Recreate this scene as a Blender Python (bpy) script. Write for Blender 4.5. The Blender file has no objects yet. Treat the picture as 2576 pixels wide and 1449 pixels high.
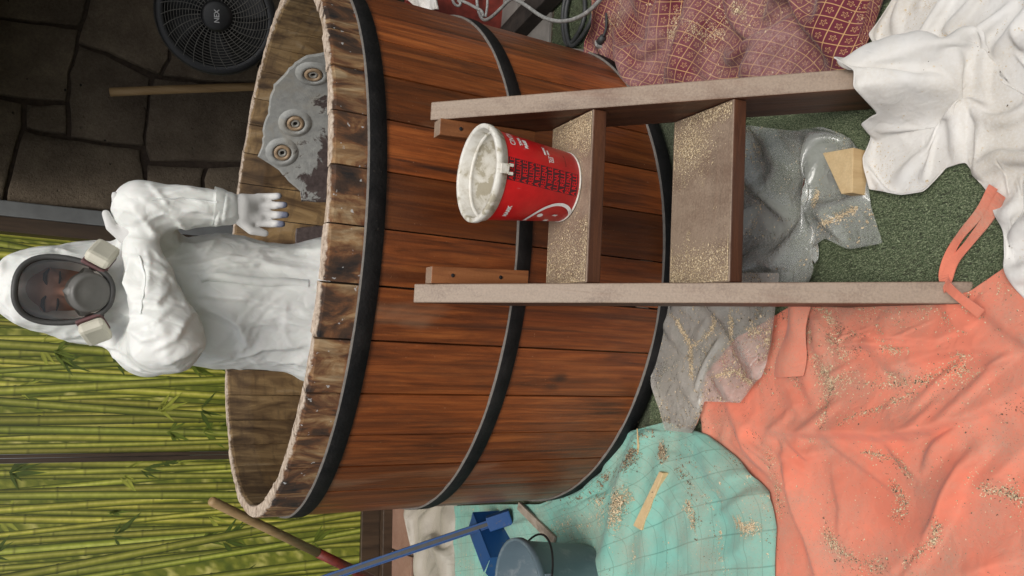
import bpy, bmesh, math, random
import numpy as np
from mathutils import Vector, Matrix, noise as mnoise
R_ = math.radians
random.seed(7); rng = np.random.default_rng(7)
sc = bpy.context.scene
COL = sc.collection

# ------------------------------------------------------------------ camera
CAMP = np.array([-0.11913, -2.78498, 1.54864])
RT = np.array([0.99659329, 0.0210453, 0.07974279])
UP = np.array([-0.08058528, 0.45418106, 0.88725733])
FW = np.array([0.01754507, 0.8906608, -0.45432974])
FPX = 1933.287
cd = bpy.data.cameras.new('camera'); cam = bpy.data.objects.new('camera', cd); COL.objects.link(cam)
mx = Matrix.Identity(4)
for i in range(3):
    mx[i][0] = -UP[i]; mx[i][1] = RT[i]; mx[i][2] = -FW[i]; mx[i][3] = CAMP[i]
cam.matrix_world = mx
cd.sensor_width = 36; cd.lens = FPX / 2576 * 36; cd.clip_end = 300; cd.clip_start = 0.02
sc.camera = cam

# ------------------------------------------------------------------ light
SUN_EL, SUN_AZ = 58, 180       # overcast: a wide soft sun high behind the camera
wd = bpy.data.worlds.new('World'); sc.world = wd; wd.use_nodes = True
wt = wd.node_tree; wt.nodes.clear()
sky = wt.nodes.new('ShaderNodeTexSky'); sky.sky_type = 'NISHITA'; sky.sun_disc = False
sky.sun_elevation = R_(SUN_EL); sky.sun_rotation = R_(SUN_AZ); sky.air_density = 1.0; sky.dust_density = 4.0
hs = wt.nodes.new('ShaderNodeHueSaturation'); hs.inputs['Saturation'].default_value = 0.25
bg = wt.nodes.new('ShaderNodeBackground'); bg.inputs['Strength'].default_value = 0.10
wo = wt.nodes.new('ShaderNodeOutputWorld')
wt.links.new(sky.outputs[0], hs.inputs['Color']); wt.links.new(hs.outputs[0], bg.inputs[0]); wt.links.new(bg.outputs[0], wo.inputs[0])
sd = bpy.data.lights.new('sun', 'SUN'); sd.energy = 1.5; sd.angle = R_(30); sd.color = (1, .955, .89)
sun = bpy.data.objects.new('sun', sd); COL.objects.link(sun)
az = R_(SUN_AZ); el = R_(SUN_EL)
sdir = Vector((math.sin(az) * math.cos(el), math.cos(az) * math.cos(el), math.sin(el)))
sun.rotation_euler = sdir.to_track_quat('Z', 'Y').to_euler()
sc.view_settings.view_transform = 'Standard'; sc.view_settings.look = 'None'
sc.view_settings.gamma = 1; sc.view_settings.exposure = 0.22; sc.view_settings.use_curve_mapping = False

# ------------------------------------------------------------------ helpers
def ray(x, y):                     # survey helper: sight line through a point of the survey photograph
    return FW + RT * ((1449 - y - 724.5) / FPX) + UP * ((1288 - x) / FPX)
def onz(x, y, z=0.):
    d = ray(x, y); return CAMP + d * ((z - CAMP[2]) / d[2])
def ony(x, y, Y):
    d = ray(x, y); return CAMP + d * ((Y - CAMP[1]) / d[1])
WYAW = R_(12); WE = np.array([math.cos(WYAW), math.sin(WYAW), 0.]); WN = np.array([-math.sin(WYAW), math.cos(WYAW), 0.])
WO = np.array([-1.45, 1.6, 0.])
def onw(x, y, off=0.):             # (s, z) on the back wall plane, off metres in front of it
    d = ray(x, y); t = (WN @ (WO - WN * off - CAMP)) / (WN @ d); X = CAMP + d * t
    return float((X - WO) @ WE), float(X[2])
def wp(s, z, off=0.):
    return WO + WE * s - WN * off + np.array([0, 0, z])
def oncyl(x, y, R, far=False):
    d = ray(x, y); a = d[0]**2 + d[1]**2; b = 2 * (CAMP[0]*d[0] + CAMP[1]*d[1]); c = CAMP[0]**2 + CAMP[1]**2 - R*R
    q = math.sqrt(max(b*b - 4*a*c, 0)); t = (-b + q if far else -b - q) / (2*a); return CAMP + d * t

ORG = {}
def origin_of(o): return ORG.get(o.name, np.zeros(3)) if o else np.zeros(3)
def empty(name, loc, label, cat, group=None):
    o = bpy.data.objects.new(name, None); COL.objects.link(o); o.location = tuple(loc); o.empty_display_size = .1
    ORG[o.name] = np.array(loc, float); tag(o, label, cat, group); return o
def tag(o, label=None, cat=None, group=None, kind=None):
    if label: o['label'] = label
    if cat: o['category'] = cat
    if group: o['group'] = group
    if kind: o['kind'] = kind
    return o
def obj(name, verts, faces, mat, parent=None, smooth=False, fmat=None):
    V = np.asarray(verts, float); org = origin_of(parent)
    if parent is None: org = np.zeros(3)
    me = bpy.data.meshes.new(name)
    F = faces.tolist() if isinstance(faces, np.ndarray) else [list(map(int, f)) for f in faces]
    me.from_pydata((V - org).tolist(), [], F)
    mats = mat if isinstance(mat, (list, tuple)) else [mat]
    for m in mats: me.materials.append(m)
    if fmat is not None: me.polygons.foreach_set('material_index', np.asarray(fmat, dtype=np.int32))
    if smooth: me.polygons.foreach_set('use_smooth', np.ones(len(me.polygons), bool))
    me.update()
    o = bpy.data.objects.new(name, me); COL.objects.link(o)
    if parent is not None: o.parent = parent
    ORG[o.name] = org
    return o
class MB:
    def __init__(s): s.v = []; s.f = []; s.m = []; s.cur = 0
    def add(s, V, F, m=None):
        n = len(s.v); s.v += [tuple(map(float, q)) for q in V]; s.f += [[int(i) + n for i in f] for f in F]
        s.m += [s.cur if m is None else m] * len(F); return s
    def box(s, c, ax, ay, az, m=None):      # centre and three half vectors
        c = np.array(c, float); ax, ay, az = (np.array(q, float) for q in (ax, ay, az))
        V = [c + i*ax + j*ay + k*az for i in (-1, 1) for j in (-1, 1) for k in (-1, 1)]
        F = [(0,1,3,2), (4,6,7,5), (0,4,5,1), (2,3,7,6), (0,2,6,4), (1,5,7,3)]
        if np.dot(np.cross(ax, ay), az) < 0: F = [f[::-1] for f in F]
        return s.add(V, F, m)
    def prism(s, poly, ext, m=None):         # closed polygon (3D, planar) pushed along ext
        P = np.array(poly, float); n = len(P); e = np.array(ext, float)
        F = [list(range(n))[::-1], [n + i for i in range(n)]] + [(i, (i+1) % n, n + (i+1) % n, n + i) for i in range(n)]
        nrm = sum(np.cross(P[i] - P[0], P[(i+1) % n] - P[0]) for i in range(n))
        if np.dot(nrm, e) < 0: F = [list(f)[::-1] for f in F]
        return s.add(list(P) + list(P + e), F, m)
    def tube(s, pts, r, n=8, caps=True, m=None):
        P = [np.array(q, float) for q in pts]; k = len(P); rr = r if hasattr(r, '__len__') else [r] * k
        T = [P[min(i+1, k-1)] - P[max(i-1, 0)] for i in range(k)]; T = [t / (np.linalg.norm(t) + 1e-12) for t in T]
        a = np.cross(T[0], [0, 0, 1.]);
        if np.linalg.norm(a) < .1: a = np.cross(T[0], [1., 0, 0])
        a /= np.linalg.norm(a); V = []
        for i in range(k):
            a = a - T[i] * (a @ T[i]); a /= np.linalg.norm(a); b = np.cross(T[i], a)
            V += [P[i] + rr[i] * (a * math.cos(2*math.pi*j/n) + b * math.sin(2*math.pi*j/n)) for j in range(n)]
        F = [(i*n + j, i*n + (j+1) % n, (i+1)*n + (j+1) % n, (i+1)*n + j) for i in range(k-1) for j in range(n)]
        if caps: F += [list(range(n))[::-1], [(k-1)*n + j for j in range(n)]]
        return s.add(V, F, m)
    def lathe(s, prof, c, n=48, ax=None, m=None):   # prof [(r,h)] about axis
        c = np.array(c, float); A = np.array([0, 0, 1.] if ax is None else ax, float); A /= np.linalg.norm(A)
        u = np.cross(A, [0, 1., 0]);
        if np.linalg.norm(u) < .1: u = np.cross(A, [1., 0, 0])
        u /= np.linalg.norm(u); w = np.cross(A, u); V = []
        for r, h in prof: V += [c + A*h + r*(u*math.cos(2*math.pi*j/n) + w*math.sin(2*math.pi*j/n)) for j in range(n)]
        F = [(i*n + j, i*n + (j+1) % n, (i+1)*n + (j+1) % n, (i+1)*n + j) for i in range(len(prof)-1) for j in range(n)]
        return s.add(V, F, m)
    def build(s, name, mat, parent=None, smooth=False, bevel=0):
        o = obj(name, s.v, s.f, mat, parent, smooth, s.m if isinstance(mat, (list, tuple)) else None)
        if bevel:
            b = o.modifiers.new('bevel', 'BEVEL'); b.width = bevel; b.segments = 2; b.limit_method = 'ANGLE'; b.angle_limit = R_(35)
        return o
def dup(o, parent=None):
    c = o.copy(); COL.objects.link(c); c.parent = parent; ORG[c.name] = ORG.get(o.name, np.zeros(3)); return c
def vnoise(P, s=1., o=0):          # vectorised smooth noise through a lattice (value noise), P (n,2|3)
    P = np.asarray(P, float) * s
    if P.shape[1] == 2: P = np.c_[P, np.zeros(len(P)) + .37 + o]
    else: P = P + np.array([o * 3.1, o * 1.7, o * 2.3])
    i = np.floor(P).astype(np.int64); f = P - i; f = f*f*f*(f*(f*6-15)+10)
    def h(a, b, c):
        n = (a*374761393 + b*668265263 + c*2147483647 + int(o*1000)*1274126177) & 0xffffffff
        n = ((n ^ (n >> 13)) * 1274126177) & 0xffffffff
        return ((n ^ (n >> 16)) & 0xffff) / 32767.5 - 1
    r = 0
    for dx in (0, 1):
        for dy in (0, 1):
            for dz in (0, 1):
                w = (f[:, 0] if dx else 1-f[:, 0]) * (f[:, 1] if dy else 1-f[:, 1]) * (f[:, 2] if dz else 1-f[:, 2])
                r = r + w * h(i[:, 0]+dx, i[:, 1]+dy, i[:, 2]+dz)
    return r

# ------------------------------------------------------------------ material helpers
class Mat:
    def __init__(s, name, rough=.6, **kw):
        s.m = bpy.data.materials.new(name); s.m.use_nodes = True; s.t = s.m.node_tree; s.t.nodes.clear()
        s.out = s.n('ShaderNodeOutputMaterial'); s.b = s.n('ShaderNodeBsdfPrincipled'); s.b.inputs['Roughness'].default_value = rough
        s.t.links.new(s.b.outputs[0], s.out.inputs[0])
        for k, v in kw.items(): s.set(s.b, k, v)
    def n(s, typ, ins=None, **at):
        q = s.t.nodes.new(typ)
        for k, v in at.items(): setattr(q, k, v)
        for k, v in (ins or {}).items(): s.set(q, k, v)
        return q
    def set(s, q, k, v):
        i = q.inputs[k]
        if hasattr(v, 'outputs'): v = v.outputs[0]
        if isinstance(v, bpy.types.NodeSocket): s.t.links.new(v, i)
        elif isinstance(v, (tuple, list)) and len(v) == 3 and len(getattr(i, 'default_value', (0,0,0))) == 4: i.default_value = (*v, 1)
        else: i.default_value = v
    def obj(s): return s.n('ShaderNodeTexCoord').outputs['Object']
    def uv(s): return s.n('ShaderNodeTexCoord').outputs['UV']
    def map(s, v, scale=(1,1,1), loc=(0,0,0), rot=(0,0,0)):
        return s.n('ShaderNodeMapping', {'Vector': v, 'Scale': scale, 'Location': loc, 'Rotation': rot}).outputs[0]
    def noise(s, v, scale, det=4, rough=.55, dist=0):
        return s.n('ShaderNodeTexNoise', {'Vector': v, 'Scale': scale, 'Detail': det, 'Roughness': rough, 'Distortion': dist}).outputs['Fac']
    def ramp(s, f, stops, interp='LINEAR'):
        q = s.n('ShaderNodeValToRGB', {'Fac': f}); e = q.color_ramp.elements; q.color_ramp.interpolation = interp
        while len(e) < len(stops): e.new(.5)
        for el_, (p, c) in zip(e, stops):
            el_.position = p; el_.color = (*c, 1) if hasattr(c, '__len__') else (c, c, c, 1)
        return q.outputs['Color']
    def mix(s, f, a, b, mode='MIX'):
        q = s.n('ShaderNodeMix', data_type='RGBA', blend_type=mode, clamp_factor=True)
        s.set(q, 0, f); s.set(q, 6, a if not (isinstance(a, tuple) and len(a) == 3) else (*a, 1)); s.set(q, 7, b if not (isinstance(b, tuple) and len(b) == 3) else (*b, 1))
        return q.outputs[2]
    def math(s, op, a, b=0., c=0., clamp=False):
        q = s.n('ShaderNodeMath', operation=op, use_clamp=clamp); s.set(q, 0, a); s.set(q, 1, b); s.set(q, 2, c); return q.outputs[0]
    def col(s, c): s.set(s.b, 'Base Color', c); return s
    def bump(s, h, strength=.3, dist=.01):
        q = s.n('ShaderNodeBump', {'Height': h, 'Strength': strength, 'Distance': dist}); s.set(s.b, 'Normal', q.outputs[0]); return s
    def rnd(s): return s.n('ShaderNodeObjectInfo').outputs['Random']
    def upness(s, lo=.3, hi=.8):
        g = s.n('ShaderNodeNewGeometry').outputs['Normal']; z = s.n('ShaderNodeSeparateXYZ', {0: g}).outputs[2]
        return s.n('ShaderNodeMapRange', {0: z, 1: lo, 2: hi, 3: 0., 4: 1.}).outputs[0]
    def sep(s, v): return s.n('ShaderNodeSeparateXYZ', {0: v}).outputs

def plain(name, c, rough=.6, var=.25, scale=30, bump=.1, metallic=0.):
    m = Mat(name, rough, Metallic=metallic); v = m.obj(); f = m.noise(v, scale, 5)
    lo = tuple(q * (1 - var) for q in c); hi = tuple(min(1, q * (1 + var)) for q in c)
    m.col(m.ramp(f, [(.3, lo), (.7, hi)])); m.bump(m.noise(v, scale * 3, 3), bump, .004); return m.m

def wood(name, dark, mid, light, grain=(1, 1, .08), scale=30, rough=.5, dustc=None, dust_at=(.5, .9), rndtint=.25, streak=.5, bumps=.35, dust_amt=.95, rot=(0, 0, 0)):
    m = Mat(name, rough); v = m.obj(); r = m.rnd()
    off = m.n('ShaderNodeCombineXYZ', {0: m.math('MULTIPLY', r, 13.), 1: m.math('MULTIPLY', r, 7.), 2: m.math('MULTIPLY', r, 31.)}).outputs[0]
    vo = m.n('ShaderNodeVectorMath', {0: v, 1: off}, operation='ADD').outputs[0]
    g = m.map(m.map(vo, (1, 1, 1), rot=rot), grain)
    n1 = m.noise(g, scale, 6, .65, .6); n2 = m.noise(g, scale * .22, 3, .5, 1.2); n3 = m.noise(vo, 3.5, 4, .6)
    c = m.ramp(n1, [(.28, dark), (.5, mid), (.72, light)])
    c = m.mix(m.ramp(n2, [(.58, 0.), (.72, streak)]), c, dark)
    c = m.mix(m.ramp(n3, [(.35, 0.), (.7, .45)]), c, mid)
    c = m.mix(1., c, m.ramp(r, [(0., (1 - rndtint,) * 3), (1., (1 + rndtint * .6, 1 + rndtint * .45, 1 + rndtint * .3))]), 'MULTIPLY')
    if dustc:
        fine = m.noise(v, 210, 3); cl = m.noise(m.map(v, (1, .5, .5)), 8, 6, .65)
        amt = m.math('MULTIPLY', m.upness(*dust_at), m.ramp(m.math('ADD', m.math('MULTIPLY', fine, .15), m.math('MULTIPLY', cl, .85)), [(.32, .45), (.52, 1.)]))
        dcol = m.ramp(fine, [(.3, tuple(q * .86 for q in dustc)), (.7, tuple(q * 1.08 for q in dustc))])
        c = m.mix(m.math('MULTIPLY', amt, dust_amt), c, dcol)
    m.col(c); m.bump(m.math('ADD', n1, m.math('MULTIPLY', m.noise(vo, 120, 2), .3)), bumps, .006); return m

# materials
M_stave = wood('stave_wood', (.040, .012, .005), (.235, .064, .0165), (.40, .128, .033), rough=.36, streak=.85, scale=40, rndtint=.5)
def finish_stave():
    m = M_stave
    # knots and black weathering on the boards, stripped band at the top edge
    base = m.b.inputs['Base Color'].links[0].from_socket
    v = m.obj(); z = m.sep(v)[2]; r = m.rnd()
    off = m.n('ShaderNodeCombineXYZ', {0: m.math('MULTIPLY', r, 5.), 1: 0., 2: m.math('MULTIPLY', r, 17.)}).outputs[0]
    vo = m.n('ShaderNodeVectorMath', {0: v, 1: off}, operation='ADD').outputs[0]
    vor = m.n('ShaderNodeTexVoronoi', {'Vector': m.map(vo, (1, 1, .55)), 'Scale': 4.2}).outputs['Distance']
    base = m.mix(m.ramp(m.math('ADD', vor, m.math('MULTIPLY', m.noise(vo, 30, 3), .05)), [(.055, .9), (.12, 0.)]), base, (.03, .012, .008))
    st = m.noise(m.map(vo, (1, 1, .03)), 22, 3, .5, .5)
    base = m.mix(m.ramp(st, [(.60, 0.), (.70, .85)]), base, (.022, .012, .009))
    fg = m.noise(m.map(vo, (1, 1, .018)), 120, 3, .6, .3)
    base = m.mix(m.ramp(fg, [(.46, .0), (.62, .45)]), base, (.06, .019, .008))
    bl = m.noise(m.map(vo, (1, 1, .4)), 9, 5, .65, .6)
    base = m.mix(m.ramp(bl, [(.52, 0.), (.68, .5)]), base, (.085, .030, .014))
    wsh = m.noise(m.map(vo, (1, 1, .25)), 7, 4, .6, .4)
    base = m.mix(m.ramp(wsh, [(.62, 0.), (.74, .35)]), base, (.33, .20, .12))
    # scratches and pale specks of dust
    base = m.mix(m.ramp(m.noise(vo, 160, 2), [(.73, 0.), (.77, .5)]), base, (.42, .27, .16))
    # stripped top band, ragged lower limit
    lim = m.math('ADD', z, m.math('MULTIPLY', m.math('SUBTRACT', m.noise(vo, 26, 4), .5), .05))
    band = m.ramp(lim, [(.0, 0.), (1., 1.)]); band = m.n('ShaderNodeMapRange', {0: lim, 1: 1.006, 2: 1.02}).outputs[0]
    g2 = m.map(vo, (1, 1, .45)); a1 = m.noise(g2, 13, 6, .62, .9); a2 = m.noise(m.map(vo, (1, 1, .12)), 60, 5, .6)
    raw = m.ramp(a1, [(.34, (.010, .008, .008)), (.44, (.055, .028, .015)), (.50, (.16, .065, .025)), (.57, (.30, .17, .075)), (.66, (.42, .30, .17))])
    raw = m.mix(m.ramp(a2, [(.4, .0), (.62, .55)]), raw, (.07, .034, .018))
    raw = m.mix(m.ramp(m.noise(vo, 55, 2), [(.70, 0.), (.74, .7)]), raw, (.55, .56, .56))
    base = m.mix(band, base, raw)
    # the sanded upper edge is bare pale wood
    topl = m.math('ADD', z, m.math('MULTIPLY', m.math('SUBTRACT', m.noise(vo, 40, 4), .5), .018))
    edge = m.n('ShaderNodeMapRange', {0: topl, 1: 1.1035, 2: 1.108}).outputs[0]
    pale = m.ramp(m.noise(vo, 60, 6, .7), [(.30, (.10, .07, .05)), (.38, (.36, .27, .20)), (.6, (.62, .51, .41))])
    base = m.mix(edge, base, pale)
    # inner faces: weathered ochre boards
    g = m.n('ShaderNodeNewGeometry').outputs['Position']; px, py, pz = m.sep(g)
    rad = m.math('SQRT', m.math('ADD', m.math('MULTIPLY', px, px), m.math('MULTIPLY', py, py)))
    inn = m.n('ShaderNodeMapRange', {0: rad, 1: .893, 2: .883, 3: 0., 4: 1.}).outputs[0]
    b1 = m.noise(m.map(vo, (1, 1, .3)), 11, 6, .6, 1.2); b2 = m.noise(m.map(vo, (.25, .25, 1.)), 50, 4)
    inner = m.ramp(b1, [(.3, (.04, .024, .014)), (.46, (.15, .092, .045)), (.6, (.30, .195, .09)), (.72, (.37, .27, .16))])
    inner = m.mix(m.ramp(b2, [(.5, 0.), (.7, .5)]), inner, (.07, .045, .028))
    inner = m.mix(edge, inner, pale)
    base = m.mix(inn, base, inner)
    m.col(base)
    m.set(m.b, 'Roughness', m.mix(band, (.36,) * 3, (.8,) * 3))
finish_stave(); M_stave = M_stave.m
DUST = (.30, .225, .165)
M_ladder = wood('ladder_wood', (.016, .007, .004), (.075, .026, .012), (.16, .058, .024), grain=(1, 1, .05), rot=(.7243, 0, 0), rough=.5, dustc=DUST, dust_at=(.35, .62), rndtint=.1).m
M_tread = wood('tread_wood', (.016, .007, .004), (.075, .026, .012), (.16, .058, .024), grain=(.05, 1, 1), rough=.5, dustc=DUST, dust_at=(.35, .62), rndtint=.1).m
M_cleat = wood('cleat_wood', (.06, .02, .008), (.25, .09, .03), (.34, .14, .05), rough=.5, dustc=DUST, dust_at=(.4, .8), rndtint=.1).m
M_pine = wood('pine', (.42, .27, .12), (.58, .41, .21), (.68, .53, .32), rough=.7, rndtint=.1, streak=.2, dustc=(.60, .45, .25), dust_at=(.6, .95), dust_amt=.7).m
M_pole = wood('pole_wood', (.20, .12, .05), (.34, .22, .10), (.42, .29, .15), rough=.6, rndtint=.1, streak=.25).m
M_lath = wood('old_lath', (.16, .13, .10), (.30, .25, .20), (.42, .36, .30), rough=.8, rndtint=.1, streak=.4).m
M_frame = wood('frame_brown', (.020, .012, .007), (.045, .027, .015), (.075, .045, .025), rough=.4, rndtint=.05, streak=.2, bumps=.1).m
M_iron = Mat('black_iron', .75); M_iron.b.inputs['Specular IOR Level'].default_value = .25; v = M_iron.obj()
M_iron.col(M_iron.mix(M_iron.ramp(M_iron.noise(v, 130, 3), [(.68, 0.), (.78, .45)]), M_iron.ramp(M_iron.noise(v, 14, 5), [(.35, (.008, .008, .009)), (.7, (.024, .022, .022))]), (.14, .115, .09)))
M_iron.bump(M_iron.noise(v, 90, 4), .5, .004); M_iron = M_iron.m
M_lip = plain('dusty_lip', (.15, .135, .12), .8, .2, 60)

# ------------------------------------------------------------------ structure: ground
def mat_turf():
    m = Mat('turf', .95); v = m.obj(); f = m.noise(v, 140, 5, .7); g = m.noise(v, 4, 4)
    c = m.ramp(f, [(.32, (.03, .037, .022)), (.55, (.09, .108, .062)), (.75, (.17, .19, .125))])
    c = m.mix(m.ramp(g, [(.45, 0.), (.75, .4)]), c, (.10, .085, .055)); m.col(c); m.bump(f, .9, .012); return m.m
M_turf = mat_turf()
g = 14
tag(obj('ground', [(-g, -g, 0), (g, -g, 0), (g, g, 0), (-g, g, 0)], [(0, 1, 2, 3)], M_turf), kind='structure')

def mat_tile():
    m = Mat('floor_tile', .55); v = m.obj(); f = m.noise(v, 7, 5, .6); h = m.noise(v, 60, 4)
    c = m.ramp(f, [(.3, (.20, .105, .07)), (.7, (.30, .175, .125))]); c = m.mix(m.ramp(h, [(.5, 0.), (.75, .35)]), c, (.34, .27, .21))
    m.col(c); m.bump(h, .15, .003); return m.m
def mat_slab():
    m = Mat('grey_slab', .7); v = m.obj(); f = m.noise(v, 6, 5, .6); m.col(m.ramp(f, [(.3, (.12, .11, .10)), (.7, (.22, .205, .19))])); m.bump(m.noise(v, 50, 4), .2, .004); return m.m
M_tile = mat_tile(); M_slab = mat_slab()
M_mortar = plain('mortar', (.06, .042, .03), .95, .35, 40, .5)
# raised tiled strip in front of the screen, tiles as pieces
ts = 0.012
strip = obj('pavement', [tuple(wp(-2.2, .004, .42)), tuple(wp(.62, .004, .42)), tuple(wp(.62, .004, -.05)), tuple(wp(-2.2, .004, -.05))], [(0, 1, 2, 3)], M_mortar)
tag(strip, kind='structure')
for i in range(7):
    s0 = -2.18 + i * .40; b = MB(); b.box(wp(s0 + .197, .010, .215), WE * .194, -WN * .195, (0, 0, .008)); b.build('tile', M_tile, strip, bevel=.003)
# grey slabs on the right, between tub and wall
pv = obj('pavement', [(.86, .06, .003), (2.6, .06, .003), (2.6, 2.2, .003), (.86, 2.2, .003)], [(0, 1, 2, 3)], M_mortar); tag(pv, kind='structure')
for i in range(5):
    for j in range(6):
        c = np.array([1.02 + i * .335, .235 + j * .335, .008]); b = MB(); b.box(c, (.163, .008, 0), (-.008, .163, 0), (0, 0, .007)); b.build('slab', M_slab, pv, bevel=.002)

# ------------------------------------------------------------------ stone wall
def mat_stone():
    m = Mat('wall_stone', .95); v = m.obj(); r = m.rnd(); f = m.noise(v, 5, 5, .6); h = m.noise(v, 70, 5, .75); p = m.noise(v, 17, 2)
    c = m.ramp(m.math('ADD', m.math('MULTIPLY', f, .55), m.math('MULTIPLY', h, .45)), [(.35, (.085, .064, .046)), (.55, (.175, .138, .10)), (.7, (.26, .21, .155))])
    vor = m.n('ShaderNodeTexVoronoi', {'Vector': m.map(v, (1, 1, 1.4)), 'Scale': 11.}).outputs['Distance']
    pit = m.ramp(vor, [(.07, 1.), (.11, 0.)])
    c = m.mix(m.math('MULTIPLY', pit, m.ramp(p, [(.52, 0.), (.56, 1.)])), c, (.006, .005, .004))
    c = m.mix(1., c, m.ramp(r, [(0., (.82, .8, .78)), (1., (1.15, 1.13, 1.08))]), 'MULTIPLY')
    m.col(c); m.bump(m.math('SUBTRACT', h, m.math('MULTIPLY', pit, .8)), .9, .012); return m.m
M_stone = mat_stone()
SW0 = 1.66
wall = empty('stone_wall', wp(SW0, 0, 0), 'dark wall of large rough ochre stones behind the fan and tub', 'wall')
b = MB(); b.box(wp((SW0 + 4.6) / 2, 1.5, -.10), WE * (4.6 - SW0) / 2, WN * .085, (0, 0, 1.5)); b.build('mortar_bed', M_mortar, wall)
Z1 = lambda q: onw(q[0] / 2.0, q[1] / 2.0)
polys = [
 [(-160, -60), (-10, -70), (450, -90), (437, 0), (398, 128), (0, 88), (-160, 75)],
 [(-160, 92), (0, 105), (396, 150), (380, 228), (343, 370), (333, 505), (0, 478), (-160, 470)],
 [(-160, 490), (0, 505), (112, 525), (108, 640), (48, 850), (10, 1012), (-160, 995)],
 [(140, 530), (330, 533), (328, 672), (135, 642)],
 [(122, 662), (340, 707), (700, 757), (703, 802), (733, 950), (725, 1072), (30, 1018), (68, 850)],
 [(458, 0), (470, -90), (840, -120), (845, 300), (800, 372), (540, 258), (398, 212)],
 [(397, 235), (530, 283), (752, 392), (738, 480), (722, 732), (354, 690), (356, 372)],
 [(776, 395), (1010, 428), (1290, 432), (1240, 808), (757, 806), (732, 752), (752, 482)],
 [(742, 832), (1028, 848), (1008, 900), (1020, 1105), (748, 1080), (748, 950)],
 [(1050, 850), (1260, 835), (1230, 1110), (1036, 1100), (1028, 905)],
 [(862, -110), (1300, -130), (1300, 410), (1010, 408), (820, 375), (862, 300)],
 [(-160, -80), (-160, -420), (500, -430), (455, -105)],
 [(520, -430), (900, -430), (846, -135), (475, -106)],
 [(920, -430), (1400, -430), (1320, -150), (868, -126)],
 [(1320, -120), (1900, -160), (1900, 400), (1310, 420)], [(1310, 440), (1900, 420), (1900, 1000), (1280, 820), (1250, 810)],
 [(1275, 840), (1900, 1020), (1900, 1190), (1245, 1120)], [(1340, -160), (1420, -430), (1900, -430), (1900, -190)]]
for P in polys:
    Q = [Z1(p) for p in P]
    if sum(Q[i][0]*Q[(i+1) % len(Q)][1] - Q[(i+1) % len(Q)][0]*Q[i][1] for i in range(len(Q))) < 0: Q = Q[::-1]
    # finer outline with a ragged edge, domed face
    cx = np.mean([q[0] for q in Q]); cz = np.mean([q[1] for q in Q]); ring = []
    for i in range(len(Q)):
        a, b2 = np.array(Q[i]), np.array(Q[(i+1) % len(Q)]); k = max(2, int(np.linalg.norm(b2 - a) / .05))
        for j in range(k): ring.append(a + (b2 - a) * j / k)
    ring = np.array(ring)
    ring = ring + np.stack([vnoise(ring, 14, 1), vnoise(ring, 14, 2)], 1) * .008
    ctr = np.array([cx, cz]); n = len(ring); V = []; pr = random.uniform(.010, .018)
    for fr, off in ((1., -.02), (.992, pr * .7), (.972, pr), (.7, pr + .001), (.35, pr + .001)):
        rr = ctr + (ring - ctr) * fr; nz = vnoise(rr, 9, 3) * .003 if fr < .98 else np.zeros(n)
        V += [wp(q[0], q[1], off + d) for q, d in zip(rr, nz)]
    V.append(wp(cx, cz, pr + .001)); F = [(i*n + j, i*n + (j+1) % n, (i+1)*n + (j+1) % n, (i+1)*n + j) for i in range(4) for j in range(n)]
    F += [(4*n + j, 4*n + (j+1) % n, 5*n) for j in range(n)]
    obj('stone', V, F, M_stone, wall, True)

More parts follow.
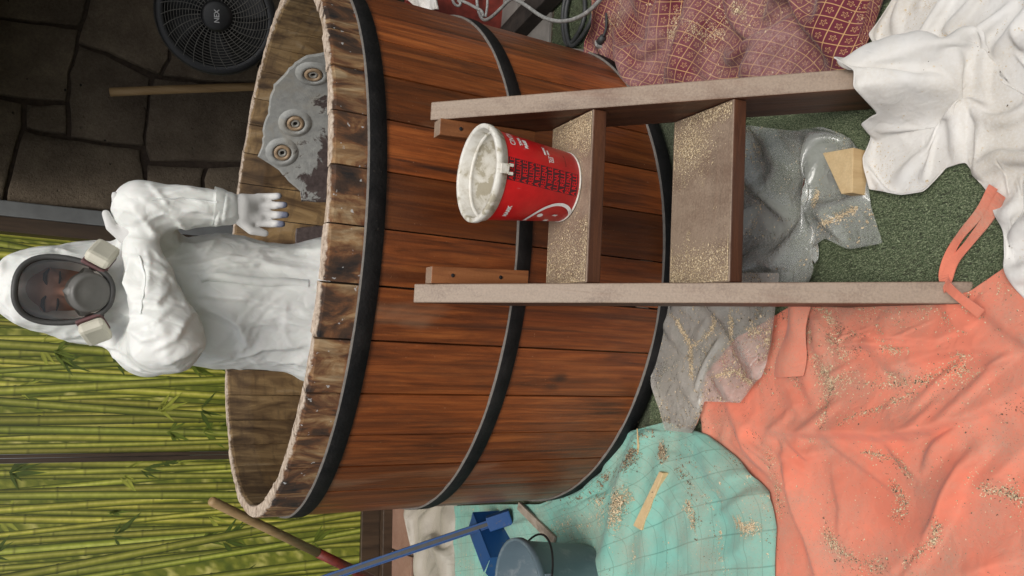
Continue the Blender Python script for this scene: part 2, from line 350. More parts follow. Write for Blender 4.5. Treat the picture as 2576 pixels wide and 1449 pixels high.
# ------------------------------------------------------------------ bamboo print screens and frames
M_print = Mat('bamboo_print', .45); a = M_print.n('ShaderNodeAttribute', attribute_name='print').outputs['Color']
v = M_print.obj(); M_print.col(M_print.mix(M_print.ramp(M_print.noise(v, 35, 5), [(.35, .28), (.65, 0.)]), a, (.05, .06, .008))); M_print = M_print.m
def lin(c): return tuple(((q / 255) / 12.92 if q < 11 else ((q / 255 + .055) / 1.055) ** 2.4) for q in c)
def bamboo(name, s0, s1, z0, z1, off, label, seed):
    rs = random.Random(seed); V = []; F = []; C = []
    layer = [0]
    def put(pts, faces, cols):
        layer[0] += 1; n = len(V); d = off + .0003 + layer[0] * .00004
        for p in pts: V.append(wp(min(max(p[0], s0), s1), min(max(p[1], z0), z1), d))
        for f in faces: F.append([i + n for i in f])
        C.extend(cols)
    bgA, bgB, bgC = lin((140, 142, 46)), lin((200, 192, 110)), lin((84, 96, 24))
    nx_, nz_ = 90, 110; pts = []; cols = []; fs = []
    gp = np.array([(s0 + (s1 - s0) * i / nx_, z0 + (z1 - z0) * j / nz_) for j in range(nz_ + 1) for i in range(nx_ + 1)])
    nn = vnoise(gp, 22, seed) * .6 + vnoise(gp, 55, seed + 1) * .5
    for p, q in zip(gp, nn):
        t = min(1, max(0, q * .9 + .45)); cc = [bgC[k] * (1-t) + bgA[k] * t for k in range(3)] if t < .6 else [bgA[k] + (bgB[k] - bgA[k]) * (t - .6) / .4 for k in range(3)]
        cols.append((*cc, 1))
    for j in range(nz_):
        for i in range(nx_): fs.append((j*(nx_+1)+i, j*(nx_+1)+i+1, (j+1)*(nx_+1)+i+1, (j+1)*(nx_+1)+i))
    put([tuple(p) for p in gp], fs, cols)
    dk, md, hi, lt = lin((66, 78, 14)), lin((120, 128, 30)), lin((166, 166, 58)), lin((200, 194, 100))
    nst = int((s1 - s0) / .030)
    order = list(range(nst)); rs.shuffle(order)
    for q in order:
        sx = s0 + (q + .5 + rs.uniform(-.35, .35)) * (s1 - s0) / nst; w = rs.uniform(.013, .026) * (1.2 if rs.random() < .3 else 1); tl = rs.gauss(0, .05)
        br = rs.uniform(.6, 1.12); yw = rs.uniform(0, .5); nodes = []; zz = z0 - rs.uniform(0, .2)
        while zz < z1: nodes.append(zz); zz += rs.uniform(.28, .5)
        zs = sorted(set([z0 + (z1 - z0) * k / 40 for k in range(41)] + [n_ + e for n_ in nodes for e in (-.008, -.003, 0., .004, .012) if z0 < n_ + e < z1]))
        pts = []; cols = []
        prof = [(-1, dk, .6), (-.7, md, .75), (-.25, hi, 1), (.1, lt, 1), (.45, hi, .85), (.8, md, .6), (1, dk, .45)]
        for z in zs:
            c0 = sx + tl * (z - (z0 + z1) / 2) + .004 * math.sin(z * 3 + q); dn = min([abs(z - n_) for n_ in nodes] + [9]); sg = min([z - n_ for n_ in nodes], key=abs)
            k = 1.; ww = w
            if dn < .001: k = .6; ww = w * 1.1
            elif dn < .006: k = .8; ww = w * 1.08
            elif 0 < sg < .014: k = 1.18
            lum = br * k * (1 + .12 * math.sin(z * 7 + q * 3))
            for (u, c_, f_) in prof:
                pts.append((c0 + u * ww, z)); cols.append((c_[0] * lum * f_ * (.85 + yw * .35), c_[1] * lum * f_ * .95, c_[2] * lum * f_ * .9, 1))
        m_ = len(prof); fs = [(i*m_ + j, i*m_ + j + 1, (i+1)*m_ + j + 1, (i+1)*m_ + j) for i in range(len(zs) - 1) for j in range(m_ - 1)]
        put(pts, fs, cols)
        if rs.random() < .8:
            for t_ in range(rs.choice((1, 2, 2))):       # leaf sprays over the stalks
                lz = rs.uniform(z0 + .1, z1 - .05); pts = []; cols = []; fs = []
                dk_ = rs.choice((lin((66, 82, 18)), lin((92, 106, 26)), lin((150, 154, 56))))
                for k in range(rs.randint(4, 8)):
                    an = rs.uniform(-2.7, -.4); L = rs.uniform(.06, .16); lw = L * rs.uniform(.06, .1); d = np.array([math.cos(an), math.sin(an)]); n_ = np.array([-d[1], d[0]])
                    b0 = np.array([sx + rs.uniform(-.01, .01), lz + rs.uniform(-.012, .012)]); nn_ = len(pts)
                    for p in (b0, b0 + d * L * .35 + n_ * lw, b0 + d * L, b0 + d * L * .35 - n_ * lw): pts.append(tuple(p))
                    for kk in (1, .9, 1.3, .7): cols.append((dk_[0] * kk, dk_[1] * kk, dk_[2] * kk, 1))
                    fs.append((nn_, nn_ + 3, nn_ + 2, nn_ + 1))
                put(pts, fs, cols)
    root = empty(name, wp((s0 + s1) / 2, 0, off), label, 'screen', 'bamboo print screens')
    b = MB(); b.box(wp((s0 + s1) / 2, (z0 + z1) / 2, off - .012), WE * (s1 - s0) / 2, WN * .0115, (0, 0, (z1 - z0) / 2)); b.build('panel', M_frame, root)
    o = obj('printed_sheet', V, F, M_print, root)
    at = o.data.color_attributes.new('print', 'FLOAT_COLOR', 'POINT'); at.data.foreach_set('color', np.array(C, dtype=np.float32).ravel())
    return root
def fbar(root, name, sa, sb, za, zb, off, th=.02, mat=None):
    b = MB(); b.box(wp((sa + sb) / 2, (za + zb) / 2, off), WE * (sb - sa) / 2, WN * th, (0, 0, (zb - za) / 2)); return b.build(name, mat or M_frame, root, bevel=.003)
ZT = 2.75
r1 = bamboo('bamboo_screen', -1.25, .348, .185, ZT - .06, .0, 'wide bamboo print screen at the far left behind the wooden broom handle', 3)
r2 = bamboo('bamboo_screen', .392, 1.495, .185, ZT - .06, .004, 'bamboo print screen directly behind the worker in the white coverall', 5)
fbar(r1, 'frame_stile', .349, .372, .07, ZT, .012); fbar(r2, 'frame_stile', .3735, .391, .07, ZT, .016)
fbar(r2, 'frame_stile', 1.496, 1.575, .07, ZT, .03, .04)
fbar(r1, 'frame_rail', -1.25, .348, .075, .184, .012); fbar(r2, 'frame_rail', .3925, 1.495, .075, .184, .016)
fbar(r1, 'frame_rail', -1.25, .348, ZT - .059, ZT, .012); fbar(r2, 'frame_rail', .3925, 1.495, ZT - .059, ZT, .016)
sill = MB(); sill.box(wp(.16, .038, .03), WE * 1.42, WN * .06, (0, 0, .036)); tag(sill.build('door_sill', M_frame, None, bevel=.004), 'long dark brown sill under the bamboo print screens', 'sill')
M_col = plain('grey_paint', (.13, .135, .135), .7, .15, 12)
pc = MB(); pc.box(wp(1.618, 1.4, .01), WE * .041, WN * .06, (0, 0, 1.4)); tag(pc.build('wall_post', M_col, None, bevel=.006), 'narrow grey painted post between bamboo screen and stone wall', 'post')

# unseen roof slab, added at the back right to shade the stone wall
M_shade = plain('shade_slab_brown', (.10, .07, .05), .9, .2, 10)
b = MB(); b.box((2.45, 2.3, 2.45), (2.2, 0, 0), (0, 2.15, 0), (0, 0, .05)); tag(b.build('shade_roof', M_shade), 'unseen dark roof slab added to shade the back of the yard', 'roof')
b = MB(); b.box((2.75, 1.6, 1.4), (.06, 0, 0), (0, 1.9, 0), (0, 0, 1.4)); tag(b.build('shade_wall', M_col), 'unseen grey wall added beyond the fan for shade', 'wall')  # out of view, added to keep light off the fan corner

# ------------------------------------------------------------------ wooden tub
HT = 1.1098; TAP = .0116; R0 = .896
def rad(z): return R0 + TAP * z
tub = empty('wooden_tub', (0, 0, 0), 'large round wooden tub of brown staves bound by three black iron hoops', 'tub')
bounds = [-50.4, -59.6, -68.8, -78.2, -87.6, -96.8, -105.9, -115.7, -124.6, -133.2, -142.2]
rest = 360 - (142.2 - 50.4); nrest = 29
for i in range(1, nrest): bounds.append(-142.2 - rest * i / nrest + random.uniform(-.7, .7))
TH = .042
for i in range(len(bounds)):
    a0 = R_(bounds[i]); a1 = R_(bounds[i+1]) if i + 1 < len(bounds) else R_(bounds[0] - 360)
    gap = random.uniform(.0018, .0036); a0 -= gap; a1 += gap; jit = random.uniform(-.0012, .0012); V = []; nz = 7; na = 5
    hh = HT + random.uniform(-.0025, .0015)
    zl = [.02, .3, .6, .9, 1.02, hh - .012, hh]
    prof = []
    for kz, z in enumerate(zl):
        Ro = rad(z) + jit; ro = []
        for k in range(na): ro.append((Ro - (.0016 if k in (0, na - 1) else 0) - (.005 + random.uniform(-.002, .0015) if kz == nz - 1 else 0), a0 + (a1 - a0) * k / (na - 1), z + (random.uniform(-.0016, .0016) if kz >= nz - 2 else 0)))
        ri = [(rad(z) - TH + (.005 if kz == nz - 1 else 0), a0 + (a1 - a0) * k / (na - 1), z + (random.uniform(-.0016, .0016) if kz >= nz - 2 else 0)) for k in range(na - 1, -1, -1)]
        prof.append(ro + ri)
    m_ = 2 * na
    for row in prof: V += [(r * math.cos(a), r * math.sin(a), z) for r, a, z in row]
    F = [(kz*m_ + (j+1) % m_, kz*m_ + j, (kz+1)*m_ + j, (kz+1)*m_ + (j+1) % m_) for kz in range(nz - 1) for j in range(m_)]
    F += [tuple(range(m_)), ] + [tuple((nz-1)*m_ + q for q in (j + 1, j, m_ - 1 - j, m_ - 2 - j)) for j in range(na - 1)]
    obj('stave', V, F, M_stave, tub)
M_pit = plain('joint_black', (.012, .009, .007), .9)
b = MB(); n = 96; b.lathe([(rad(.03) - .030, .03), (rad(1.08) - .030, 1.08), (rad(1.08) - .034, 1.08), (rad(.03) - .034, .03)], (0, 0, 0), n); b.build('joint_seal', M_pit, tub, True)
b = MB(); b.lathe([(.0, .14), (.88, .14), (.88, .10), (0., .10)], (0, 0, 0), n); b.build('tub_floor', M_lath, tub)
for zt, w in ((1.0153, .050), (.5853, .047), (.075, .055)):
    b = MB(); zb = zt - w
    b.lathe([(rad(zb) + .0005, zb), (rad(zb) + .0055, zb + .0008), (rad(zt) + .0055, zt - .0035)], (0, 0, 0), 160); ho = b.build('hoop', M_iron, tub, True)
    b = MB(); b.lathe([(rad(zt) + .0056, zt - .0035), (rad(zt) + .0046, zt), (rad(zt) - .001, zt + .0012)], (0, 0, 0), 160); b.build('hoop_edge', M_lip, ho, True)
b = MB(); b.lathe([(.86, .0), (.86, .02), (.80, .02)], (0, 0, 0), 64); b.build('base_ring', M_pit, tub)
# flaking grey coating on the inner wall, with jets
def mat_coat():
    m = Mat('grey_coating', .6); v = m.obj(); f = m.noise(v, 9, 6, .65, .5); h = m.noise(v, 40, 5); z = m.sep(v)[2]; x = m.sep(v)[0]
    k = m.math('ADD', m.math('MULTIPLY', f, .9), m.math('ADD', m.math('MULTIPLY', z, -1.15), m.math('MULTIPLY', x, -.32)))
    wear = m.n('ShaderNodeMapRange', {0: k, 1: -.66, 2: -.62}).outputs[0]
    c = m.ramp(h, [(.3, (.27, .275, .265)), (.7, (.37, .375, .355))]); c = m.mix(m.ramp(f, [(.52, 0.), (.62, .4)]), c, (.36, .33, .27))
    c = m.mix(wear, c, m.ramp(h, [(.35, (.050, .036, .034)), (.65, (.10, .075, .07))])); m.col(c); m.bump(m.math('SUBTRACT', h, wear), .4, .004); return m.m
M_coat = mat_coat()
def shell_patch(pix, name, dz):
    P = [oncyl(x, y, .862, True) for x, y in pix]; Q = np.array([(math.atan2(p[1], p[0]), p[2]) for p in P])
    ring = []
    for i in range(len(Q)):
        a, b2 = Q[i], Q[(i+1) % len(Q)]; k = max(2, int(np.linalg.norm((b2 - a) * [.86, 1]) / .02))
        for j in range(k): ring.append(a + (b2 - a) * j / k)
    ring = np.array(ring); ring += np.stack([vnoise(ring * [.86, 1], 40, 5), vnoise(ring * [.86, 1], 40, 6)], 1) * .007
    c = ring.mean(0); n = len(ring); V = []; frs = (1, .97, .8, .6, .4, .2)
    for k, fr in enumerate(frs):
        for a, z in c + (ring - c) * fr:
            r = rad(z) - TH - (.0004 if k == 0 else .0045); V.append((r * math.cos(a), r * math.sin(a), z))
    r = rad(c[1]) - TH - .0045; V.append((r * math.cos(c[0]), r * math.sin(c[0]), c[1]))
    F = [(i*n + (j+1) % n, i*n + j, (i+1)*n + j, (i+1)*n + (j+1) % n) for i in range(len(frs) - 1) for j in range(n)] + [((len(frs)-1)*n + (j+1) % n, (len(frs)-1)*n + j, len(frs)*n) for j in range(n)]
    o = obj(name, V, F, M_coat, tub, False); me = o.data
    ang = sum(np.cross(np.array(V[F[0][1]]) - V[F[0][0]], np.array(V[F[0][2]]) - V[F[0][0]]) * np.array(V[F[0][0]]))
    if ang > 0: me.flip_normals()
    return o
cz_ = lambda L: [(x / 2., y / 2.) for x, y in L]
coat = shell_patch(cz_([(1760, 240), (1640, 262), (1540, 280), (1470, 330), (1375, 430), (1352, 530), (1322, 680), (1300, 790), (1400, 858), (1510, 965), (1512, 1012), (1620, 1022), (1800, 1010), (1850, 700), (1850, 400)]), 'coating_patch', 0)
shell_patch(cz_([(1490, 1150), (1640, 1130), (1800, 1140), (1800, 1300), (1500, 1300), (1485, 1240)]), 'coating_patch', 0)
M_jetp = plain('jet_plastic', (.30, .29, .26), .5, .2, 30); M_jetring = plain('jet_ring', (.34, .24, .15), .5, .3, 40)
for (x, y) in ((788, 185), (743, 309), (710, 383)):
    p = oncyl(x, y, .86, True); a = math.atan2(p[1], p[0]); ax = (-math.cos(a), -math.sin(a), 0); r = rad(p[2]) - TH - .0045; c = (r * math.cos(a), r * math.sin(a), p[2])
    b = MB(); b.lathe([(.075, -.004), (.068, .004), (.055, .010), (.046, .012), (.040, .008), (.040, .003), (.03, .003)], c, 40, ax); j = b.build('water_jet', M_coat, tub, True)
    b = MB(); b.lathe([(.036, .0), (.036, .010), (.028, .013), (.022, .012), (.020, .004)], c, 32, ax); b.build('ring', M_jetring, j, True)
    b = MB(); b.lathe([(.020, .003), (.020, .008), (.013, .011), (.010, .009), (.009, .0)], c, 24, ax); b.build('nozzle', M_jetp, j, True)
    b = MB(); b.lathe([(.0, .0022), (.03, .0022)], c, 24, ax); b.build('orifice', M_pit, j)

# ------------------------------------------------------------------ step ladder against the tub
LX0, LY0, LYAW, LEAN = .2081, -1.8011, .0694, .7243
LEX = np.array([math.cos(LYAW), math.sin(LYAW), 0]); LEY = np.array([-math.sin(LYAW), math.cos(LYAW), 0]); TL = math.tan(LEAN)
def lad(s, yb, z): return np.array([LX0, LY0, 0]) + LEX * (s - .0499 * z) + LEY * yb + np.array([0, 0, z])
def lw(z): return (.421 + (.4068 - .421) * z / .8) / 2
ladder = empty('step_ladder', lad(0, .2, 0), 'dusty brown two step wooden ladder leaning on the tub', 'ladder')
LD = .235; yT = .800; zT = yT / TL
for sd_ in (-1, 1):
    V = []
    zt_ = zT + (.012 if sd_ < 0 else .0)
    prof = [(0, .0), (zt_ * TL - .004, zt_ - .004), (zt_ * TL + .004, zt_ - .022), (zt_ * TL + .004, (zt_ * TL - LD) / TL), (LD + .0, .0)]
    t = .0464
    for off in (0, t): V += [lad(sd_ * (lw(z) + off), yb, z) for yb, z in prof]
    n = len(prof); F = [list(range(n)), [n + i for i in range(n)][::-1]] + [((i+1) % n, i, n + i, n + (i+1) % n) for i in range(n)]
    if sd_ > 0: F = [f[::-1] for f in F]
    b = MB(); b.add(V, F); o = b.build('rail', M_ladder, ladder, bevel=.003)
for z, td in ((.5959, .203), (.3594, .219)):
    b = MB(); zc = z - .019; w = lw(z) - .0008
    V = []
    for s_ in (-w, w):
        for yb in (z * TL + .001, z * TL + td):
            for dz in (-.038, 0): V.append(lad(s_, yb, z + dz - (.033 * td if yb > z * TL + .05 else 0)))
    b.add(V, [(0,1,3,2), (4,6,7,5), (0,4,5,1), (2,3,7,6), (0,2,6,4), (1,5,7,3)]); b.build('tread', M_tread, ladder, bevel=.003)
for sd_ in (-1, 1):
    s_ = sd_ * (lw(.75) - .022); b = MB(); V = []
    for ss in (s_ - .0205, s_ + .0205):
        for yb in (yT - .036, yT + .004):
            for z in (.62, .885): V.append(lad(ss, yb, z))
    b.add(V, [(0,1,3,2), (4,6,7,5), (0,4,5,1), (2,3,7,6), (0,2,6,4), (1,5,7,3)]); cl = b.build('cleat', M_cleat, ladder, bevel=.002)
    for z in (.70, .83):
        c = lad(s_, yT - .037, z); b = MB(); b.lathe([(0, .0016), (.004, .0014), (.005, .0)], c, 12, -LEY); b.build('nail_head', M_iron, cl, True)

# ------------------------------------------------------------------ text helper
def text_mesh(body, size=1., bold=0.):
    cu = bpy.data.curves.new('t', 'FONT'); cu.body = body; cu.size = size; cu.align_x = 'LEFT'; cu.offset = bold; cu.resolution_u = 2
    o = bpy.data.objects.new('t', cu); COL.objects.link(o); dg = bpy.context.evaluated_depsgraph_get(); dg.update()
    e = o.evaluated_get(dg); me = e.to_mesh(); V = np.array([v_.co[:2] for v_ in me.vertices]); F = [list(p.vertices) for p in me.polygons]
    e.to_mesh_clear(); bpy.data.objects.remove(o); bpy.data.curves.remove(cu)
    return V, F

# ------------------------------------------------------------------ red plaster bucket on the upper tread
BC = np.array([.172, -1.148, .5965]); BR0, BR1, BH = .085, .109, .236
def mat_red():
    m = Mat('red_plastic', .38); v = m.obj(); f = m.noise(v, 30, 5, .7); sc_ = m.noise(m.map(v, (1, 1, .3)), 90, 4, .7); s3 = m.noise(v, 13, 3)
    c = m.ramp(f, [(.3, (.56, .007, .011)), (.7, (.70, .013, .017))])
    c = m.mix(m.math('MULTIPLY', m.ramp(sc_, [(.62, 0.), (.70, .55)]), m.ramp(s3, [(.52, 0.), (.6, 1.)])), c, (.62, .30, .29)); m.col(c); m.bump(f, .05, .003); return m.m
M_red = mat_red()
def mat_wplast():
    m = Mat('white_plaster_plastic', .55); v = m.obj(); f = m.noise(v, 28, 6, .6, .4)
    m.col(m.ramp(f, [(.41, (.42, .38, .29)), (.44, (.58, .55, .47)), (.5, (.66, .63, .56)), (.6, (.74, .72, .66))])); m.bump(m.noise(v, 40, 5), .4, .005); return m.m
M_wp = mat_wplast(); M_maroon = plain('maroon_print', (.060, .014, .018), .45, .2, 40, 0); M_white = plain('white_print', (.72, .70, .68), .45, .1, 60, 0); M_ink = plain('black_print', (.05, .01, .01), .5, .1, 40, 0)
bucket = empty('plaster_bucket', BC, 'red plastic plaster bucket with white rim on the upper ladder tread', 'bucket')
rb = lambda h: BR0 + (BR1 - BR0) * h / BH
b = MB(); b.lathe([(.0, .001), (BR0 - .004, .001), (BR0, .004), (rb(BH - .03), BH - .03)], BC, 72); b.build('bucket_wall', M_red, bucket, True)
b = MB(); b.lathe([(BR0 + .0006, .0), (BR0 + .0012, .004), (BR0 - .001, .0045)], BC, 72); b.build('foot_edge', M_wp, bucket, True)
b = MB(); b.lathe([(rb(BH-.03) - .002, BH - .0302), (rb(BH-.03) + .003, BH - .029), (rb(BH) + .0035, BH - .016), (rb(BH) + .0065, BH - .013), (rb(BH) + .0065, BH - .002), (rb(BH) + .0035, BH), (rb(BH) - .003, BH), (rb(BH) - .005, BH - .004), (rb(BH) - .006, BH - .03)], BC, 72); b.build('rim', M_wp, bucket, True)
b = MB(); b.lathe([(rb(BH) - .0062, BH - .029), (rb(BH) - .012, BH - .032), (rb(BH) - .009, BH - .036), (rb(BH) - .011, BH - .05), (rb(.08) - .012, .08), (rb(.07) - .014, .068), (.05, .062), (0, .06)], BC, 72); b.build('plaster_lining', M_wp, bucket, True)
A0 = -math.pi / 2 - .02           # direction of the camera side
def bwrap(V2, mat, name, a, h, lift=.0009, par=None, sh=0.):   # wrap flat art (x to the viewer's right, y up) on the bucket
    V3 = []
    for x, y in V2:
        hh = h + y; r = rb(hh); an = A0 + a + (x + sh * y) / r; V3.append(BC + np.array([(r + lift) * math.cos(an), (r + lift) * math.sin(an), hh]))
    return V3
def art(name, polys_, mat, a, h, lift=.0009, sh=0.):
    b = MB()
    for V2, F in polys_: b.add(bwrap(V2, mat, name, a, h, lift, sh=sh), F)
    return b.build(name, mat, bucket)
# slanted maroon band with the repeated words
xw, nseg = .052, 14; V = []; F = []
hb, ht = .010, .204
for j in range(nseg + 1):
    h_ = hb + (ht - hb) * j / nseg; cx_ = .004 + .066 * (h_ - hb) * .9 - (.0)
    for i in range(7): V.append((cx_ - xw / 2 + xw * i / 6 - .008, h_))
for j in range(nseg):
    for i in range(6): F.append((j*7 + i, j*7 + i + 1, (j+1)*7 + i + 1, (j+1)*7 + i))
art('maroon_band', [(V, F)], M_maroon, 0, 0, .0006)
parts_ = []; words = ['A RELLE', 'RELLENA', 'A RELLE', 'LLENA R', 'A RELLE', 'RELLENA', 'A RELLE', 'RELLENA', 'A RELLE', 'RELLENA', 'A RELLE']
for i, wd_ in enumerate(words):
    V2, F2 = text_mesh(wd_, .019, .0004); V2 = V2 * [.050 / max(V2[:, 0].max(), 1e-6), .0125 / max(V2[:, 1].max(), 1e-6)]
    h_ = .0135 + i * .0175; cx_ = -.004 + .0594 * (h_ - hb) - xw / 2 + .001
    parts_.append((V2 + [cx_, h_], F2))
art('repeated_words', parts_, M_red, 0, 0, .0016)
def word(txt, x, h, width, height, mat=M_white, name='lettering', bold=.0006, rot=0.):
    V2, F2 = text_mesh(txt, height, bold); V2 = (V2 - V2.min(0)) * [width / np.ptp(V2[:, 0]), height / np.ptp(V2[:, 1])]
    if rot: V2 = V2 @ np.array([[math.cos(rot), math.sin(rot)], [-math.sin(rot), math.cos(rot)]])
    art(name, [(V2 + [x, h], F2)], mat, 0, 0, .0010)
word('CINTA', .068, .178, .050, .015, bold=.0002); word('TAPA', .071, .158, .034, .009); word('BASE', .066, .143, .032, .011, bold=.001)
word('PINTAR', .058, .096, .030, .006); word('MAX', .060, .087, .016, .005)
word('Diciembre de 2023', .036, .042, .034, .004, M_ink, 'date_stamp', 0)
def ring_art(cx, cy, r0, r1, a_0, a_1, n=24):
    V = []; F = []
    for i in range(n + 1):
        t = a_0 + (a_1 - a_0) * i / n; V += [(cx + r0 * math.cos(t), cy + r0 * math.sin(t)), (cx + r1 * math.cos(t), cy + r1 * math.sin(t))]
    for i in range(n): F.append((2*i, 2*i+1, 2*i+3, 2*i+2))
    return V, F
# small carton pictogram
art('pictogram', [([(0, 0), (.014, 0), (.014, .0016), (0, .0016)], [(0, 1, 2, 3)]), ([(0, .0), (.0016, .0), (.0016, .012), (0, .012)], [(0, 1, 2, 3)]), ([(.0124, .0), (.014, .0), (.014, .012), (.0124, .012)], [(0, 1, 2, 3)]), ([(-.003, .012), (.006, .012), (.006, .0136), (-.003, .0136)], [(0, 1, 2, 3)]), ([(.008, .012), (.017, .012), (.017, .0136), (.008, .0136)], [(0, 1, 2, 3)]), ring_art(.007, .0065, .002, .0034, 0, 6.2832)], M_white, .058 / .1 - .15, .078, .001)
word('MARK', -.118, .168, .040, .011, rot=0.05)
art('white_arc', [ring_art(-.098, .054, .050, .058, -1.2, 1.75, 40)], M_white, 0, 0, .0011, sh=-.25)
art('white_dot', [ring_art(-.098, .082, .0, .0075, 0, 6.2832)], M_white, 0, 0, .0011); art('white_letter', [([(-.128, .045), (-.088, .034), (-.088, .046), (-.128, .057)], [(0, 1, 2, 3)])], M_white, 0, 0, .0011)
# lid latch on the rim
def bpt(a, r, h): return BC + np.array([r * math.cos(A0 + a), r * math.sin(A0 + a), h])
b = MB(); er = np.array([math.cos(A0), math.sin(A0), 0]); et = np.array([-er[1], er[0], 0])
b.box(bpt(.02, rb(BH) + .0085, BH - .018), et * .011, er * .002, (0, 0, .010)); b.box(bpt(-.06, rb(BH) + .008, BH - .033), et * .0035, er * .002, (0, 0, .006)); b.box(bpt(.10, rb(BH) + .008, BH - .033), et * .0035, er * .002, (0, 0, .006)); b.build('rim_latch', M_wp, bucket, bevel=.001)

# ------------------------------------------------------------------ cloth: buckled sheets laid on the ground
def curve(pix, n, z=0.):
    P = np.array([onz(x, y, z)[:2] for x, y in pix]); d = np.r_[0, np.cumsum(np.linalg.norm(np.diff(P, axis=0), axis=1))]; t = np.linspace(0, d[-1], n)
    return np.stack([np.interp(t, d, P[:, 0]), np.interp(t, d, P[:, 1])], 1)
def coons(c0, c1, d0, d1):         # c0 bottom(u), c1 top(u), d0 left(v), d1 right(v)
    n = len(c0); m = len(d0); u = np.linspace(0, 1, n)[None, :, None]; v_ = np.linspace(0, 1, m)[:, None, None]
    A = (1 - v_) * c0[None] + v_ * c1[None]; B = (1 - u) * d0[:, None] + u * d1[:, None]
    D = (1-u)*(1-v_)*c0[0] + u*(1-v_)*c0[-1] + (1-u)*v_*c1[0] + u*v_*c1[-1]
    return A + B - D
def drape(G, cu, cv, seed, amp, freq, steps=45, iters=6, bend=.3, ground=None, pin=.7, base=.014, ridges=(), grav=.0002, warp=0.):
    m, n = G.shape[:2]; P = np.zeros((m, n, 3)); P[..., :2] = G
    flat = G.reshape(-1, 2)
    gz = (ground(flat) if ground is not None else np.zeros(len(flat))).reshape(m, n)
    nz = vnoise(flat, freq, seed) + .55 * vnoise(flat, freq * 2.1, seed + 1) + .3 * vnoise(flat, freq * 4.3, seed + 2)
    P[..., 2] = gz + base + amp * np.maximum(nz.reshape(m, n) + .35, 0)
    for (pts, w, h) in ridges:      # hand placed folds: polyline in survey pixels
        L = curve(pts, 40); d = np.sqrt(((flat[:, None] - L[None]) ** 2).sum(2)).min(1).reshape(m, n); P[..., 2] += h * np.exp(-(d / w) ** 2)
    tgt = P[..., :2].copy(); P0 = np.concatenate([G, gz[..., None]], 2)
    def cons():
        out = []
        for (di, dj, k) in ((0, 1, 1.), (1, 0, 1.), (1, 1, .5), (1, -1, .5), (0, 2, .6), (2, 0, .6), (0, 4, bend), (4, 0, bend)):
            for par in (0, 1):
                I, J = np.mgrid[0:m, 0:n]; ok = (I + di < m) & (J + dj < n) & (J + dj >= 0)
                ph = ((J // max(1, abs(dj))) % 2) if dj else ((I // max(1, di)) % 2)
                if di and dj: ph = I % 2
                ok &= ph == par; a = (I * n + J)[ok]; b_ = ((I + di) * n + J + dj)[ok]
                base_l = np.linalg.norm(P0.reshape(-1, 3)[a] - P0.reshape(-1, 3)[b_], axis=1)
                f = (1 + cu) if di == 0 else (1 + cv) if dj == 0 else math.sqrt(((1 + cu)**2 + (1 + cv)**2) / 2)
                ii, jj = a // n, a % n; ed = np.clip(np.minimum(np.minimum(ii, m - 1 - ii), np.minimum(jj, n - 1 - jj)) / 9., .1, 1); f = 1 + (f - 1) * ed
                loc = 1 + ed * warp * vnoise(flat[a], 3.1, seed + 5) if warp else 1.
                out.append((a, b_, base_l * f * loc, k))
        return out
    CS = cons(); X = P.reshape(-1, 3); Vv = np.zeros_like(X)
    edge = np.zeros((m, n), bool); edge[0] = edge[-1] = True; edge[:, 0] = edge[:, -1] = True; edge = edge.ravel(); T = tgt.reshape(-1, 2)
    for s_ in range(steps):
        old = X.copy(); Vv[:, 2] -= grav; X = X + Vv * .92
        for it in range(iters):
            for a, b_, L, k in CS:
                d = X[b_] - X[a]; l = np.linalg.norm(d, axis=1) + 1e-9; c = (.5 * k * (l - L) / l)[:, None] * d
                X[a] += c; X[b_] -= c
            X[edge, :2] += (T[edge] - X[edge, :2]) * pin
            gnd = (ground(X[:, :2]) if ground is not None else 0) + base
            X[:, 2] = np.maximum(X[:, 2], gnd)
        Vv = X - old; on = X[:, 2] < gnd + .002; Vv[on, :2] *= .2; Vv = np.clip(Vv, -.02, .02)
    for _ in range(1):             # soften grid noise
        Y = X.reshape(m, n, 3).copy(); Y[1:-1, 1:-1] = .5 * Y[1:-1, 1:-1] + .125 * (Y[:-2, 1:-1] + Y[2:, 1:-1] + Y[1:-1, :-2] + Y[1:-1, 2:]); X = Y.reshape(-1, 3)
    return X.reshape(m, n, 3)
def cloth_obj(name, X, mat, label, cat, thick=.0018, lu=1., lv=1., sub=1, extra=None):
    m, n = X.shape[:2]; F = np.array([(i*n + j, i*n + j + 1, (i+1)*n + j + 1, (i+1)*n + j) for i in range(m - 1) for j in range(n - 1)])
    o = obj(name, X.reshape(-1, 3), F, mat, None, True); me = o.data
    nrm = np.cross(X[m//2, n//2 + 1] - X[m//2, n//2], X[m//2 + 1, n//2] - X[m//2, n//2])
    if nrm[2] < 0: me.flip_normals()
    uv = me.uv_layers.new(name='UVMap'); li = np.zeros(len(me.loops), np.int32); me.loops.foreach_get('vertex_index', li)
    U = np.stack([(li % n) / (n - 1) * lu, (li // n) / (m - 1) * lv], 1); uv.data.foreach_set('uv', U.ravel())
    if sub: q = o.modifiers.new('sub', 'SUBSURF'); q.levels = sub; q.render_levels = sub
    if thick: q = o.modifiers.new('thick', 'SOLIDIFY'); q.thickness = thick; q.offset = 0
    if label: tag(o, label, cat)
    return o

